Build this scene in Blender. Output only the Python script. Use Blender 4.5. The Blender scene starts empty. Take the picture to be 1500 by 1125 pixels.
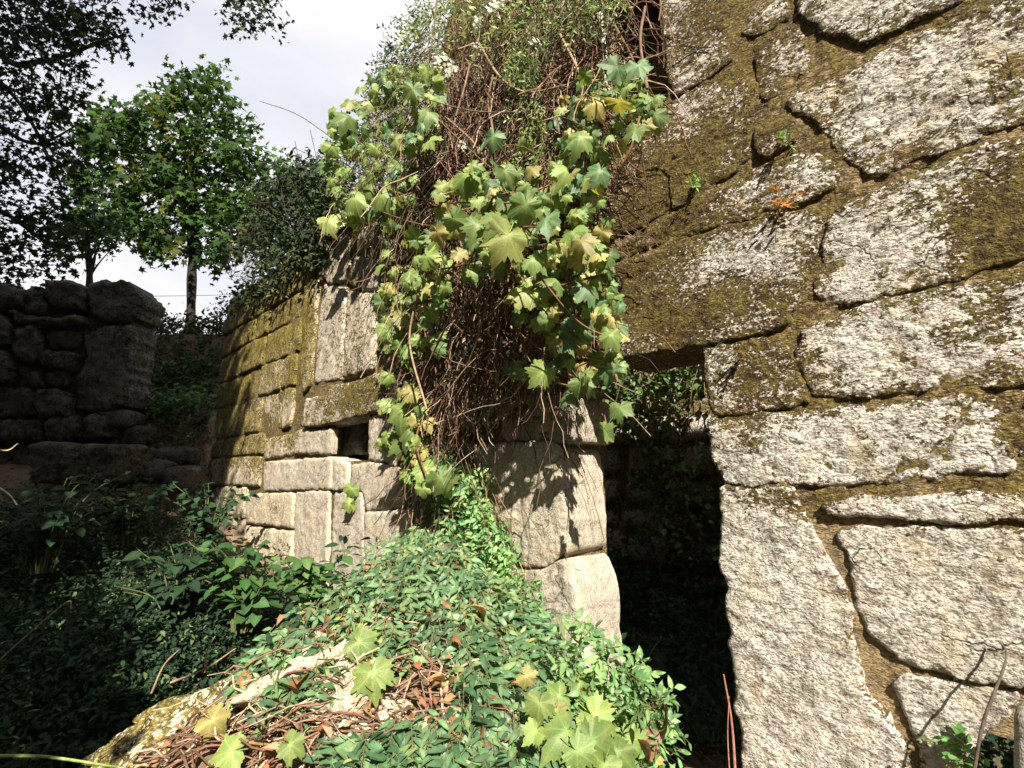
import bpy, math, random
import numpy as np
from mathutils import Vector, Matrix
from mathutils.geometry import delaunay_2d_cdt

random.seed(7)
rng = np.random.default_rng(7)
SC = bpy.context.scene
COL = SC.collection

# ------------------------------------------------------------------ camera, sky, sun, exposure
PITCH = math.radians(10.4)
cam_d = bpy.data.cameras.new('camera')
cam_d.lens = 18.0
cam_d.sensor_width = 36.0
cam_d.clip_start = 0.05
cam_d.clip_end = 600
cam = bpy.data.objects.new('camera', cam_d)
COL.objects.link(cam)
cam.location = (0, 0, 0)
cam.rotation_euler = (math.radians(90) + PITCH, 0, 0)
SC.camera = cam

SUN_D = Vector((-0.20, 1.0, 0)).normalized()          # the way the light travels, seen from above
SUN_EL = math.radians(40)
W = bpy.data.worlds.new('World')
SC.world = W
W.use_nodes = True
nt = W.node_tree
nt.nodes.clear()
wo = nt.nodes.new('ShaderNodeOutputWorld')
bg = nt.nodes.new('ShaderNodeBackground')
bg.inputs['Strength'].default_value = 0.10
sky = nt.nodes.new('ShaderNodeTexSky')
sky.sky_type = 'NISHITA'
sky.sun_disc = False
sky.sun_elevation = SUN_EL
sky.sun_rotation = math.atan2(-SUN_D.x, -SUN_D.y)
tc = nt.nodes.new('ShaderNodeTexCoord')
mp = nt.nodes.new('ShaderNodeMapping')
mp.inputs['Scale'].default_value = (1.0, 1.0, 2.6)
cn = nt.nodes.new('ShaderNodeTexNoise')
cn.inputs['Scale'].default_value = 1.7
cn.inputs['Detail'].default_value = 6
cn.inputs['Roughness'].default_value = 0.5
cr = nt.nodes.new('ShaderNodeValToRGB')
cr.color_ramp.elements[0].position = 0.25
cr.color_ramp.elements[0].color = (0.80, 0.80, 0.80, 1)
cr.color_ramp.elements[1].position = 0.6
cr.color_ramp.elements[1].color = (1, 1, 1, 1)
cc = nt.nodes.new('ShaderNodeValToRGB')
cc.color_ramp.elements[0].position = 0.3
cc.color_ramp.elements[0].color = (0.53, 0.56, 0.65, 1)
cc.color_ramp.elements[1].position = 0.72
cc.color_ramp.elements[1].color = (0.86, 0.83, 0.82, 1)
sc10 = nt.nodes.new('ShaderNodeVectorMath')
sc10.operation = 'SCALE'
sc10.inputs['Scale'].default_value = 5.0
mixn = nt.nodes.new('ShaderNodeMix')
mixn.data_type = 'RGBA'
L = nt.links
L.new(tc.outputs['Generated'], mp.inputs[0])
L.new(mp.outputs[0], cn.inputs['Vector'])
L.new(cn.outputs['Fac'], cr.inputs[0])
L.new(cn.outputs['Fac'], cc.inputs[0])
L.new(cc.outputs[0], sc10.inputs[0])
L.new(cr.outputs[0], mixn.inputs[0])
L.new(sky.outputs[0], mixn.inputs[6])
L.new(sc10.outputs[0], mixn.inputs[7])
L.new(mixn.outputs[2], bg.inputs[0])
L.new(bg.outputs[0], wo.inputs[0])

sun_d = bpy.data.lights.new('sun', 'SUN')
sun_d.energy = 5.0
sun_d.angle = math.radians(0.55)
sun_d.color = (1.0, 0.92, 0.80)
sun = bpy.data.objects.new('sun', sun_d)
COL.objects.link(sun)
SUNV = Vector((SUN_D.x * math.cos(SUN_EL), SUN_D.y * math.cos(SUN_EL), -math.sin(SUN_EL)))
sun.rotation_euler = SUNV.to_track_quat('-Z', 'Y').to_euler()
SC.view_settings.view_transform = 'Standard'
SC.view_settings.look = 'None'
SC.view_settings.exposure = 1.42
SC.view_settings.gamma = 1.0
SC.view_settings.use_curve_mapping = False
SC.render.engine = 'CYCLES'
SC.cycles.max_bounces = 6
SC.cycles.diffuse_bounces = 3
SC.cycles.glossy_bounces = 2
SC.cycles.transmission_bounces = 4
SC.cycles.transparent_max_bounces = 4

# ------------------------------------------------------------------ geometry of the place
CW = 3.0                                     # the big wall stands on X + Y = CW
S2 = math.sqrt(0.5)
WO = np.array([CW / 2, CW / 2, 0.0])
EX = np.array([S2, -S2, 0.0])                # along the wall, to the right
EY = np.array([S2, S2, 0.0])                 # into the wall
sp, cp = math.sin(PITCH), math.cos(PITCH)

def ray(px, py):
    px = np.asarray(px, float); py = np.asarray(py, float)
    xo = (px - 750.0) / 750.0
    yo = (562.5 - py) / 750.0
    return np.stack([xo, cp - yo * sp, sp + yo * cp], -1)

def on_wall(px, py, off=0.0):
    """point on the plane that stands `off` metres in front of the big wall"""
    d = ray(px, py)
    t = (CW - np.asarray(off) / S2) / (d[..., 0] + d[..., 1])
    return d * t[..., None]

def wl(px, py, off=0.0):
    p = on_wall(px, py, off) - WO
    return (float(p @ EX), float(p[2]))

def at_y(px, py, Y):
    d = ray(px, py)
    return d * (np.asarray(Y) / d[..., 1])[..., None]

def wall_to_world(r, y, z):
    return WO + np.multiply.outer(r, EX) + np.multiply.outer(y, EY) + np.stack([0 * z, 0 * z, z], -1)

# numpy value noise --------------------------------------------------
_perm = np.random.default_rng(3).permutation(4096)
_val = np.random.default_rng(4).random(4096) * 2 - 1
def vnoise(p):
    p = np.asarray(p, float)
    i = np.floor(p).astype(int)
    f = p - i
    f = f * f * (3 - 2 * f)
    def h(dx, dy, dz):
        return _val[_perm[(_perm[(_perm[(i[..., 0] + dx) & 4095] + i[..., 1] + dy) & 4095] + i[..., 2] + dz) & 4095]]
    x, y, z = f[..., 0], f[..., 1], f[..., 2]
    a = h(0, 0, 0) * (1 - x) + h(1, 0, 0) * x
    b = h(0, 1, 0) * (1 - x) + h(1, 1, 0) * x
    c = h(0, 0, 1) * (1 - x) + h(1, 0, 1) * x
    d = h(0, 1, 1) * (1 - x) + h(1, 1, 1) * x
    return (a * (1 - y) + b * y) * (1 - z) + (c * (1 - y) + d * y) * z
def fbm(p, o=4, gain=0.5):
    p = np.asarray(p, float)
    s = 0; a = 1.0; n = 0
    for k in range(o):
        s = s + a * vnoise(p * (2.03 ** k) + 17.3 * k)
        n += a; a *= gain
    return s / n
def sstep(a, b, x):
    t = np.clip((x - a) / (b - a), 0, 1)
    return t * t * (3 - 2 * t)
def in_poly(P, poly):
    P = np.asarray(P, float); x, y = P[:, 0], P[:, 1]
    c = np.zeros(len(P), bool)
    n = len(poly)
    for i in range(n):
        x1, y1 = poly[i]; x2, y2 = poly[(i + 1) % n]
        if y1 == y2: continue
        m = ((y1 > y) != (y2 > y)) & (x < (x2 - x1) * (y - y1) / (y2 - y1) + x1)
        c ^= m
    return c
def sample_poly(poly, n, g=rng):
    A = np.array(poly, float)
    lo, hi = A.min(0), A.max(0)
    out = np.zeros((0, 2))
    while len(out) < n:
        q = lo + g.random((n * 3, 2)) * (hi - lo)
        out = np.vstack([out, q[in_poly(q, poly)]])
    return out[:n]
def norm(v):
    return v / np.maximum(np.linalg.norm(v, axis=-1, keepdims=True), 1e-9)

# ------------------------------------------------------------------ object helpers
def tag(o, label=None, cat=None, group=None, kind=None):
    if label: o['label'] = label
    if cat: o['category'] = cat
    if group: o['group'] = group
    if kind: o['kind'] = kind
    return o
def empty(name, loc=(0, 0, 0), rz=0.0, **k):
    o = bpy.data.objects.new(name, None)
    o.empty_display_size = 0.1
    COL.objects.link(o)
    o.location = loc; o.rotation_euler = (0, 0, rz)
    return tag(o, **k)
def link(name, me, parent=None, loc=None, **k):
    o = bpy.data.objects.new(name, me)
    COL.objects.link(o)
    if parent is not None: o.parent = parent
    if loc is not None: o.location = loc
    return tag(o, **k)
def mesh_np(name, V, F, mat, col=None, smooth=True, attrs=None):
    """V (n,3); F (m,3) triangles or (m,4) quads"""
    me = bpy.data.meshes.new(name)
    V = np.ascontiguousarray(V, np.float32); F = np.ascontiguousarray(F, np.int32)
    k = F.shape[1]
    me.vertices.add(len(V)); me.vertices.foreach_set('co', V.ravel())
    me.loops.add(F.size); me.loops.foreach_set('vertex_index', F.ravel())
    me.polygons.add(len(F)); me.polygons.foreach_set('loop_start', np.arange(0, F.size, k, dtype=np.int32))
    me.polygons.foreach_set('use_smooth', np.full(len(F), smooth))
    me.update(calc_edges=True)
    if col is not None:
        a = me.attributes.new('Col', 'FLOAT_COLOR', 'POINT')
        c = np.ones((len(V), 4), np.float32); c[:, :3] = col
        a.data.foreach_set('color', c.ravel())
    for n_, v_ in (attrs or {}).items():
        a = me.attributes.new(n_, 'FLOAT', 'POINT')
        a.data.foreach_set('value', np.ascontiguousarray(v_, np.float32))
    me.materials.append(mat)
    return me
def basis(N, T):
    """columns: side, tip, normal"""
    N = norm(N); T = norm(T - (T * N).sum(-1, keepdims=True) * N)
    X = np.cross(T, N)
    return np.stack([X, T, N], -1)
def scatter(name, templ, B, P, S, C, mat, parent=None, smooth=True, **k):
    """one mesh of many copies of templ = (V, F, shade)"""
    V, F, sh = templ
    n, m = len(P), len(V)
    VV = np.einsum('nij,mj->nmi', B, V) * np.asarray(S)[:, None, None] + P[:, None, :]
    FF = F[None] + (np.arange(n) * m)[:, None, None]
    CC = np.clip(C[:, None, :] * sh[None], 0, 1)
    me = mesh_np(name, VV.reshape(-1, 3), FF.reshape(-1, F.shape[1]), mat, CC.reshape(-1, 3), smooth)
    return link(name, me, parent, **k)
def tubes(name, paths, radii, mat, col, parent=None, sides=4, **k):
    """paths list of (m,3); radii list of (m,) or float; col (n,3)"""
    VV = []; FF = []; CC = []; base = 0
    ang = np.arange(sides) * 2 * math.pi / sides
    for i, p in enumerate(paths):
        p = np.asarray(p, float); m = len(p)
        r = np.broadcast_to(np.asarray(radii[i], float), (m,))
        t = norm(np.gradient(p, axis=0))
        up = np.array([0.31, 0.27, 0.91])
        if abs(t.mean(0) @ up) > 0.8 * np.linalg.norm(t.mean(0)): up = np.array([0.9, -0.35, 0.2])
        a = norm(np.cross(t, up)); b = np.cross(t, a)
        ring = p[:, None] + r[:, None, None] * (np.cos(ang)[None, :, None] * a[:, None] + np.sin(ang)[None, :, None] * b[:, None])
        VV.append(ring.reshape(-1, 3))
        j = np.arange(m - 1)[:, None] * sides; q = np.arange(sides)[None]; q2 = (q + 1) % sides
        f = np.stack([j + q, j + q2, j + sides + q2, j + sides + q], -1).reshape(-1, 4) + base
        FF.append(f)
        CC.append(np.broadcast_to(np.asarray(col[i] if np.ndim(col) == 2 else col, float), (m * sides, 3)))
        base += m * sides
    me = mesh_np(name, np.vstack(VV), np.vstack(FF), mat, np.vstack(CC))
    return link(name, me, parent, **k)
def bez(pts, n=16):
    """smooth path through pts (Catmull-Rom)"""
    P = np.array(pts, float)
    P = np.vstack([2 * P[0] - P[1], P, 2 * P[-1] - P[-2]])
    out = []
    for i in range(1, len(P) - 2):
        for t in np.linspace(0, 1, n, endpoint=False):
            a, b, c, d = P[i - 1], P[i], P[i + 1], P[i + 2]
            out.append(0.5 * (2 * b + (c - a) * t + (2 * a - 5 * b + 4 * c - d) * t * t + (3 * b - a - 3 * c + d) * t ** 3))
    out.append(P[-2])
    return np.array(out)

# ------------------------------------------------------------------ materials
def new_mat(name):
    m = bpy.data.materials.new(name); m.use_nodes = True
    t = m.node_tree; t.nodes.clear()
    out = t.nodes.new('ShaderNodeOutputMaterial')
    return m, t, out
def N_(t, typ, **kw):
    n = t.nodes.new(typ)
    for k, v in kw.items():
        if k.startswith('i_'):
            n.inputs[k[2:].replace('_', ' ')].default_value = v
        else: setattr(n, k, v)
    return n
def ramp(t, src, stops, interp='LINEAR'):
    r = t.nodes.new('ShaderNodeValToRGB'); cr_ = r.color_ramp; cr_.interpolation = interp
    while len(cr_.elements) < len(stops): cr_.elements.new(0.5)
    for e, (p, c) in zip(cr_.elements, stops):
        e.position = p; e.color = (c, c, c, 1) if np.isscalar(c) else (*c, 1)
    t.links.new(src, r.inputs[0]); return r.outputs[0]
def mixc(t, fac, a, b, blend='MIX'):
    m = t.nodes.new('ShaderNodeMix'); m.data_type = 'RGBA'; m.blend_type = blend
    for s, v in ((0, fac), (6, a), (7, b)):
        if isinstance(v, bpy.types.NodeSocket): t.links.new(v, m.inputs[s])
        elif s == 0: m.inputs[0].default_value = v
        else: m.inputs[s].default_value = (*v, 1)
    return m.outputs[2]
def math_(t, op, a, b=None, c=None):
    m = t.nodes.new('ShaderNodeMath'); m.operation = op
    for s, v in enumerate((a, b, c)):
        if v is None: continue
        if isinstance(v, bpy.types.NodeSocket): t.links.new(v, m.inputs[s])
        else: m.inputs[s].default_value = v
    return m.outputs[0]
def noise(t, vec, scale, detail=4, rough=0.55, out='Fac', dist=0.0):
    n = t.nodes.new('ShaderNodeTexNoise')
    n.inputs['Scale'].default_value = scale; n.inputs['Detail'].default_value = detail
    n.inputs['Roughness'].default_value = rough; n.inputs['Distortion'].default_value = dist
    t.links.new(vec, n.inputs['Vector']); return n.outputs[out]

def stone_mat(name, pale, grey, moss_a, moss_b, bump=0.5, speck=1.0, warm=(0.42, 0.33, 0.2), grain=1.0, rot=0.35, stretch=2.2, mscale=1.0, streak=1.0):
    m, t, out = new_mat(name)
    tcn = N_(t, 'ShaderNodeTexCoord')
    oi = N_(t, 'ShaderNodeObjectInfo')
    geo = tcn.outputs['Object']
    off = N_(t, 'ShaderNodeVectorMath', operation='MULTIPLY_ADD')
    t.links.new(oi.outputs['Random'], off.inputs[0]); off.inputs[1].default_value = (31, 17, 23); t.links.new(geo, off.inputs[2])
    mpn = N_(t, 'ShaderNodeMapping'); t.links.new(off.outputs[0], mpn.inputs[0])
    mpn.inputs['Rotation'].default_value = (0, rot, 0); mpn.inputs['Scale'].default_value = (1, 1, stretch)
    sv = mpn.outputs[0]
    big = noise(t, geo, 3.0, 5, 0.6)
    mid = noise(t, sv, 24 * grain, 5, 0.62, dist=0.4)
    fine = noise(t, sv, 85 * grain, 3, 0.6)
    vor = N_(t, 'ShaderNodeTexVoronoi'); vor.inputs['Scale'].default_value = 150 * grain
    t.links.new(off.outputs[0], vor.inputs['Vector'])
    # granite: pale ground, grey mottling, dark mica grains
    c = mixc(t, ramp(t, big, [(0.3, 0.0), (0.7, 1.0)]), pale, tuple(0.86 * x for x in pale))
    c = mixc(t, ramp(t, mid, [(0.40, 1.0), (0.50, 0.0)]), c, grey)
    mps0 = N_(t, 'ShaderNodeMapping'); t.links.new(off.outputs[0], mps0.inputs[0]); mps0.inputs['Scale'].default_value = (2.2, 2.2, 0.6)
    c = mixc(t, math_(t, 'MULTIPLY', ramp(t, noise(t, mps0.outputs[0], 5.0, 5, 0.65), [(0.50, 0.0), (0.66, 1.0)]), 0.42), c, (0.17, 0.15, 0.115))
    c = mixc(t, ramp(t, fine, [(0.41, 0.8 * speck), (0.47, 0.0)]), c, (0.06, 0.048, 0.035))
    vcol = ramp(t, N_lum(t, vor.outputs['Color']), [(0.0, 0.72), (1.0, 1.16)])
    c = mixc(t, 0.8, c, vcol, 'MULTIPLY')
    # per stone tone
    tone = ramp(t, oi.outputs['Random'], [(0.0, (0.80, 0.79, 0.77)), (0.35, (1.0, 0.985, 0.96)), (0.7, (0.9, 0.87, 0.82)), (1.0, (1.0, 0.98, 0.95))])
    c = mixc(t, 1.0, c, tone, 'MULTIPLY')
    # fine cracks
    vd = N_(t, 'ShaderNodeVectorMath', operation='MULTIPLY_ADD'); nv = noise(t, off.outputs[0], 6, 4, 0.6, out='Color')
    t.links.new(nv, vd.inputs[0]); vd.inputs[1].default_value = (0.22, 0.22, 0.22); t.links.new(off.outputs[0], vd.inputs[2])
    vk = N_(t, 'ShaderNodeTexVoronoi'); vk.feature = 'DISTANCE_TO_EDGE'; vk.inputs['Scale'].default_value = 3.1; t.links.new(vd.outputs[0], vk.inputs['Vector'])
    crack = math_(t, 'MULTIPLY', ramp(t, vk.outputs['Distance'], [(0.0, 1.0), (0.022, 0.0)]), ramp(t, noise(t, off.outputs[0], 2.3, 2), [(0.52, 0.0), (0.60, 1.0)]))
    c = mixc(t, math_(t, 'MULTIPLY', crack, 0.75), c, (0.05, 0.04, 0.03))
    # warm staining
    c = mixc(t, math_(t, 'MULTIPLY', ramp(t, noise(t, geo, 6.5, 4), [(0.52, 0.0), (0.72, 1.0)]), 0.55), c, warm)
    # moss and dark crust, where the stone's own "moss" says so
    at = N_(t, 'ShaderNodeAttribute'); at.attribute_name = 'moss'
    mid2 = ramp(t, noise(t, sv, 30 * grain * mscale, 5, 0.65, dist=0.5), [(0.34, 0.0), (0.66, 1.0)])
    mps = N_(t, 'ShaderNodeMapping'); t.links.new(geo, mps.inputs[0]); mps.inputs['Scale'].default_value = (1, 1, streak)
    brd = ramp(t, noise(t, mps.outputs[0], 7, 5, 0.6), [(0.32, 0.0), (0.68, 1.0)])
    mn = math_(t, 'ADD', math_(t, 'MULTIPLY', mid2, 0.62), math_(t, 'MULTIPLY', brd, 0.42))
    mm = math_(t, 'ADD', mn, math_(t, 'MULTIPLY', math_(t, 'SUBTRACT', at.outputs['Fac'], 0.5), 0.85))
    sp_ = ramp(t, noise(t, sv, 60 * grain, 3, 0.6), [(0.52, 0.0), (0.61, 0.5)])
    mask = ramp(t, math_(t, 'SUBTRACT', mm, sp_), [(0.60, 0.0), (0.67, 1.0)])
    mc = mixc(t, ramp(t, noise(t, geo, 14, 4, 0.6), [(0.38, 0.0), (0.62, 1.0)]), moss_a, moss_b)
    mc = mixc(t, ramp(t, fine, [(0.35, 0.0), (0.6, 1.0)]), mixc(t, 1.0, mc, (0.30, 0.27, 0.24), 'MULTIPLY'), mc)
    mc = mixc(t, ramp(t, noise(t, geo, 55, 4, 0.7), [(0.52, 0.0), (0.66, 0.55)]), mc, tuple(min(1, 1.9 * x) for x in moss_b))
    c = mixc(t, mask, c, mc)
    h = math_(t, 'ADD', math_(t, 'MULTIPLY', mid, 1.0), math_(t, 'MULTIPLY', fine, 0.45))
    h = math_(t, 'ADD', h, math_(t, 'MULTIPLY', N_lum(t, vor.outputs['Color']), 0.10))
    h = math_(t, 'SUBTRACT', h, math_(t, 'MULTIPLY', crack, 0.5))
    h = math_(t, 'ADD', h, math_(t, 'MULTIPLY', mask, 0.10))
    h = math_(t, 'ADD', h, math_(t, 'MULTIPLY', mask, math_(t, 'MULTIPLY', noise(t, geo, 55, 4, 0.7), 1.1)))
    b = N_(t, 'ShaderNodeBump'); b.inputs['Strength'].default_value = bump; b.inputs['Distance'].default_value = 0.022
    t.links.new(h, b.inputs['Height'])
    p = N_(t, 'ShaderNodeBsdfPrincipled'); p.inputs['Roughness'].default_value = 0.9
    p.inputs['Specular IOR Level'].default_value = 0.25
    t.links.new(c, p.inputs['Base Color']); t.links.new(b.outputs[0], p.inputs['Normal'])
    t.links.new(p.outputs[0], out.inputs[0])
    return m
def N_lum(t, s):
    n = t.nodes.new('ShaderNodeRGBToBW'); t.links.new(s, n.inputs[0]); return n.outputs[0]

M = {}
M['granite'] = stone_mat('granite', (0.63, 0.60, 0.55), (0.34, 0.305, 0.265), (0.062, 0.036, 0.013), (0.13, 0.10, 0.024), bump=0.85, speck=0.85, stretch=1.6)
M['granite_fine'] = stone_mat('granite_fine', (0.54, 0.49, 0.415), (0.40, 0.355, 0.285), (0.045, 0.038, 0.01), (0.15, 0.115, 0.02), bump=0.45, speck=0.6, grain=1.25, rot=0, stretch=1.0)
M['granite_mossy'] = stone_mat('granite_mossy', (0.58, 0.51, 0.38), (0.42, 0.36, 0.26), (0.06, 0.052, 0.014), (0.24, 0.19, 0.04), bump=0.7, speck=0.6, grain=1.0, rot=0, stretch=1.0, streak=0.3)
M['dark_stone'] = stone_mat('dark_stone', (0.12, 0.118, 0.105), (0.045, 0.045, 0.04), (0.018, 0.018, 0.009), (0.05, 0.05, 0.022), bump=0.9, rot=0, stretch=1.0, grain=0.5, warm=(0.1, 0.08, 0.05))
M['mortar'] = stone_mat('mortar', (0.33, 0.245, 0.13), (0.18, 0.13, 0.07), (0.07, 0.045, 0.014), (0.16, 0.125, 0.028), bump=0.8, warm=(0.22, 0.145, 0.07))

def leaf_mat(name, trans=0.35, rough=0.45, spec=0.4, vary=0.25, spots=False):
    m, t, out = new_mat(name)
    at = N_(t, 'ShaderNodeAttribute'); at.attribute_name = 'Col'
    oi = N_(t, 'ShaderNodeObjectInfo')
    tcn = N_(t, 'ShaderNodeTexCoord')
    nz = noise(t, tcn.outputs['Object'], 35, 3)
    v = ramp(t, nz, [(0.3, 1 - vary), (0.7, 1 + vary)])
    c = mixc(t, 1.0, at.outputs['Color'], v, 'MULTIPLY')
    if spots:
        ofs = N_(t, 'ShaderNodeVectorMath', operation='MULTIPLY_ADD')
        t.links.new(oi.outputs['Random'], ofs.inputs[0]); ofs.inputs[1].default_value = (41, 23, 11); t.links.new(tcn.outputs['Object'], ofs.inputs[2])
        c = mixc(t, ramp(t, noise(t, ofs.outputs[0], 2.6, 4, 0.65), [(0.48, 0.0), (0.68, 0.45)]), c, (0.34, 0.33, 0.09))
        c = mixc(t, ramp(t, noise(t, ofs.outputs[0], 6.5, 4, 0.7), [(0.60, 0.0), (0.70, 0.75)]), c, (0.20, 0.11, 0.045))
    rv = ramp(t, oi.outputs['Random'], [(0.0, 0.72), (1.0, 1.2)])
    c = mixc(t, 1.0, c, rv, 'MULTIPLY')
    p = N_(t, 'ShaderNodeBsdfPrincipled'); p.inputs['Roughness'].default_value = rough
    p.inputs['Specular IOR Level'].default_value = spec
    t.links.new(c, p.inputs['Base Color'])
    b = N_(t, 'ShaderNodeBump'); b.inputs['Strength'].default_value = 0.3; b.inputs['Distance'].default_value = 0.004
    t.links.new(nz, b.inputs['Height']); t.links.new(b.outputs[0], p.inputs['Normal'])
    tr = N_(t, 'ShaderNodeBsdfTranslucent')
    tcx = mixc(t, 1.0, c, (1.25, 1.3, 0.5), 'MULTIPLY')
    t.links.new(tcx, tr.inputs['Color'])
    mx = N_(t, 'ShaderNodeMixShader'); mx.inputs[0].default_value = trans
    t.links.new(p.outputs[0], mx.inputs[1]); t.links.new(tr.outputs[0], mx.inputs[2])
    t.links.new(mx.outputs[0], out.inputs[0])
    return m
M['leaf'] = leaf_mat('leaf')
M['leaf_tree'] = leaf_mat('leaf_tree', trans=0.3, rough=0.7, spec=0.1)
M['leaf_dark'] = leaf_mat('leaf_dark', trans=0.15, rough=0.65, spec=0.15)
M['petal'] = leaf_mat('petal', trans=0.4, vary=0.05)
def bark_mat(name, bump=0.6):
    m, t, out = new_mat(name)
    at = N_(t, 'ShaderNodeAttribute'); at.attribute_name = 'Col'
    tcn = N_(t, 'ShaderNodeTexCoord')
    nz = noise(t, tcn.outputs['Object'], 40, 5, 0.65)
    c = mixc(t, 1.0, at.outputs['Color'], ramp(t, nz, [(0.3, 0.55), (0.7, 1.35)]), 'MULTIPLY')
    p = N_(t, 'ShaderNodeBsdfPrincipled'); p.inputs['Roughness'].default_value = 0.85
    p.inputs['Specular IOR Level'].default_value = 0.2
    t.links.new(c, p.inputs['Base Color'])
    b = N_(t, 'ShaderNodeBump'); b.inputs['Strength'].default_value = bump; b.inputs['Distance'].default_value = 0.01
    t.links.new(nz, b.inputs['Height']); t.links.new(b.outputs[0], p.inputs['Normal'])
    t.links.new(p.outputs[0], out.inputs[0])
    return m
M['stem'] = bark_mat('stem')
def soil_mat():
    m, t, out = new_mat('soil')
    tcn = N_(t, 'ShaderNodeTexCoord'); g = tcn.outputs['Object']
    c = mixc(t, ramp(t, noise(t, g, 5, 6, 0.65), [(0.35, 0.0), (0.65, 1.0)]), (0.06, 0.04, 0.024), (0.17, 0.115, 0.07))
    c = mixc(t, ramp(t, noise(t, g, 40, 4, 0.7), [(0.45, 0.0), (0.6, 0.7)]), c, (0.24, 0.17, 0.10))
    c = mixc(t, ramp(t, noise(t, g, 0.8, 3), [(0.48, 0.0), (0.62, 0.6)]), c, (0.03, 0.045, 0.015))
    p = N_(t, 'ShaderNodeBsdfPrincipled'); p.inputs['Roughness'].default_value = 0.95
    t.links.new(c, p.inputs['Base Color'])
    b = N_(t, 'ShaderNodeBump'); b.inputs['Strength'].default_value = 0.8; b.inputs['Distance'].default_value = 0.03
    t.links.new(noise(t, g, 22, 6, 0.7), b.inputs['Height']); t.links.new(b.outputs[0], p.inputs['Normal'])
    t.links.new(p.outputs[0], out.inputs[0]); return m
M['soil'] = soil_mat()

# ------------------------------------------------------------------ the ground
def ground(X, Y):
    X = np.asarray(X, float); Y = np.asarray(Y, float)
    s = X + Y
    base = -1.65 + 0.0 * X
    # slope up to the terrace on the left
    yl = np.interp(Y, [2.6, 6.4, 7.0, 7.5, 8.6, 9.8, 10.4, 12, 100], [-1.65, -0.12, 0.25, 0.95, 1.2, 1.35, 3.0, 3.35, 4.5])
    left = 1 - sstep(-4.55, -4.2, X)
    front = 1 - sstep(3.0, 3.2, s)
    slope_front = np.interp(Y, [2.6, 6.4, 7.2], [-1.65, -0.55, -0.3])
    g = base + (slope_front - base) * front * sstep(-0.2, -2.4, X)
    g = g + (yl - g) * left
    # behind everything the land goes on at terrace height
    back = sstep(8.5, 12, s) * (1 - left)
    g = g + (2.6 - g) * back * sstep(6, 10, Y)
    # inside of the ruin
    ins = sstep(3.3, 3.7, s) * (1 - sstep(6.8, 7.6, s)) * (1 - left)
    g = g + ins * (0.10 + 0.16 * (s - 3.4))
    # rubble mound against the wall
    fy = np.interp(Y, [0.75, 1.15, 1.6, 2.2, 2.8, 3.3, 4.2], [0, 0.36, 0.60, 0.80, 0.93, 1.0, 0.6])
    dx = X + 0.42
    wdt = np.where(dx < 0, np.interp(Y, [1.5, 2.3, 3.2], [1.35, 1.15, 0.52]), np.interp(Y, [1.5, 2.0, 2.8], [1.02, 0.98, 0.80]))
    mo = np.exp(-np.abs(dx / wdt) ** 3.0)
    m = 1.30 * fy * mo * (1 - sstep(2.95, 3.25, s))
    g = g + m
    n = fbm(np.stack([X * 1.3, Y * 1.3, 0 * X], -1), 4)
    n2 = fbm(np.stack([X * 5, Y * 5, 0 * X + 9], -1), 3)
    g = g + 0.08 * n + 0.05 * n2 * (mo * fy + 0.3)
    return g
ax = np.concatenate([-np.geomspace(300, 9, 22), np.linspace(-8.8, 4.0, 260), np.geomspace(4.1, 300, 24)])
ay = np.concatenate([-np.geomspace(300, 1.5, 18), np.linspace(-1.3, 12.5, 260), np.geomspace(12.8, 400, 24)])
GX, GY = np.meshgrid(ax, ay)
GZ = ground(GX, GY)
nx, ny = len(ax), len(ay)
idx = np.arange(nx * ny).reshape(ny, nx)
F = np.stack([idx[:-1, :-1], idx[:-1, 1:], idx[1:, 1:], idx[1:, :-1]], -1).reshape(-1, 4)
link('ground', mesh_np('ground', np.stack([GX, GY, GZ], -1).reshape(-1, 3), F, M['soil']), kind='structure',
     label='brown earth with leaf litter rising to a terrace on the left')

# ------------------------------------------------------------------ stones
def seg_dist(P, Q):
    A = Q; B = np.roll(Q, -1, 0); D = B - A
    t = ((P[:, None] - A[None]) * D[None]).sum(-1) / np.maximum((D * D).sum(-1), 1e-12)[None]
    t = np.clip(t, 0, 1)
    return np.sqrt((((P[:, None] - A[None]) - t[..., None] * D[None]) ** 2).sum(-1)).min(1)
def outline(poly, g, wob=0.006, seed=0, cuts=2, grow=0.0):
    Q = np.array(poly, float)
    c_ = Q.mean(0); v_ = Q - c_; Q = c_ + v_ * (1 + grow / np.maximum(np.linalg.norm(v_, axis=1, keepdims=True), 0.05))
    for _ in range(cuts):
        N2 = np.roll(Q, -1, 0)
        Ln = np.linalg.norm(N2 - Q, axis=1)
        f = np.minimum(0.25, 0.016 / np.maximum(Ln, 1e-6))[:, None]
        Q = np.stack([Q * (1 - f) + N2 * f, Q * f + N2 * (1 - f)], 1).reshape(-1, 2)
    pts = []
    for i in range(len(Q)):
        a, b = Q[i], Q[(i + 1) % len(Q)]
        n = max(1, int(round(np.linalg.norm(b - a) / g)))
        for k in range(n): pts.append(a + (b - a) * k / n)
    Q = np.array(pts)
    k = np.ones(len(Q), bool)
    for i in range(1, len(Q)):
        if np.linalg.norm(Q[i] - Q[i - 1]) < g * 0.3 and k[i - 1]: k[i] = False
    Q = Q[k]
    z = 0 * Q[:, 0] + seed * 3.7
    w = np.stack([fbm(np.stack([Q[:, 0] * 14, Q[:, 1] * 14, z], -1), 3), fbm(np.stack([Q[:, 0] * 14, Q[:, 1] * 14, z + 50], -1), 3)], -1)
    return Q + w * wob * 2
EXPL = []                                                 # outlines already taken on the wall (wall coordinates)
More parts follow.
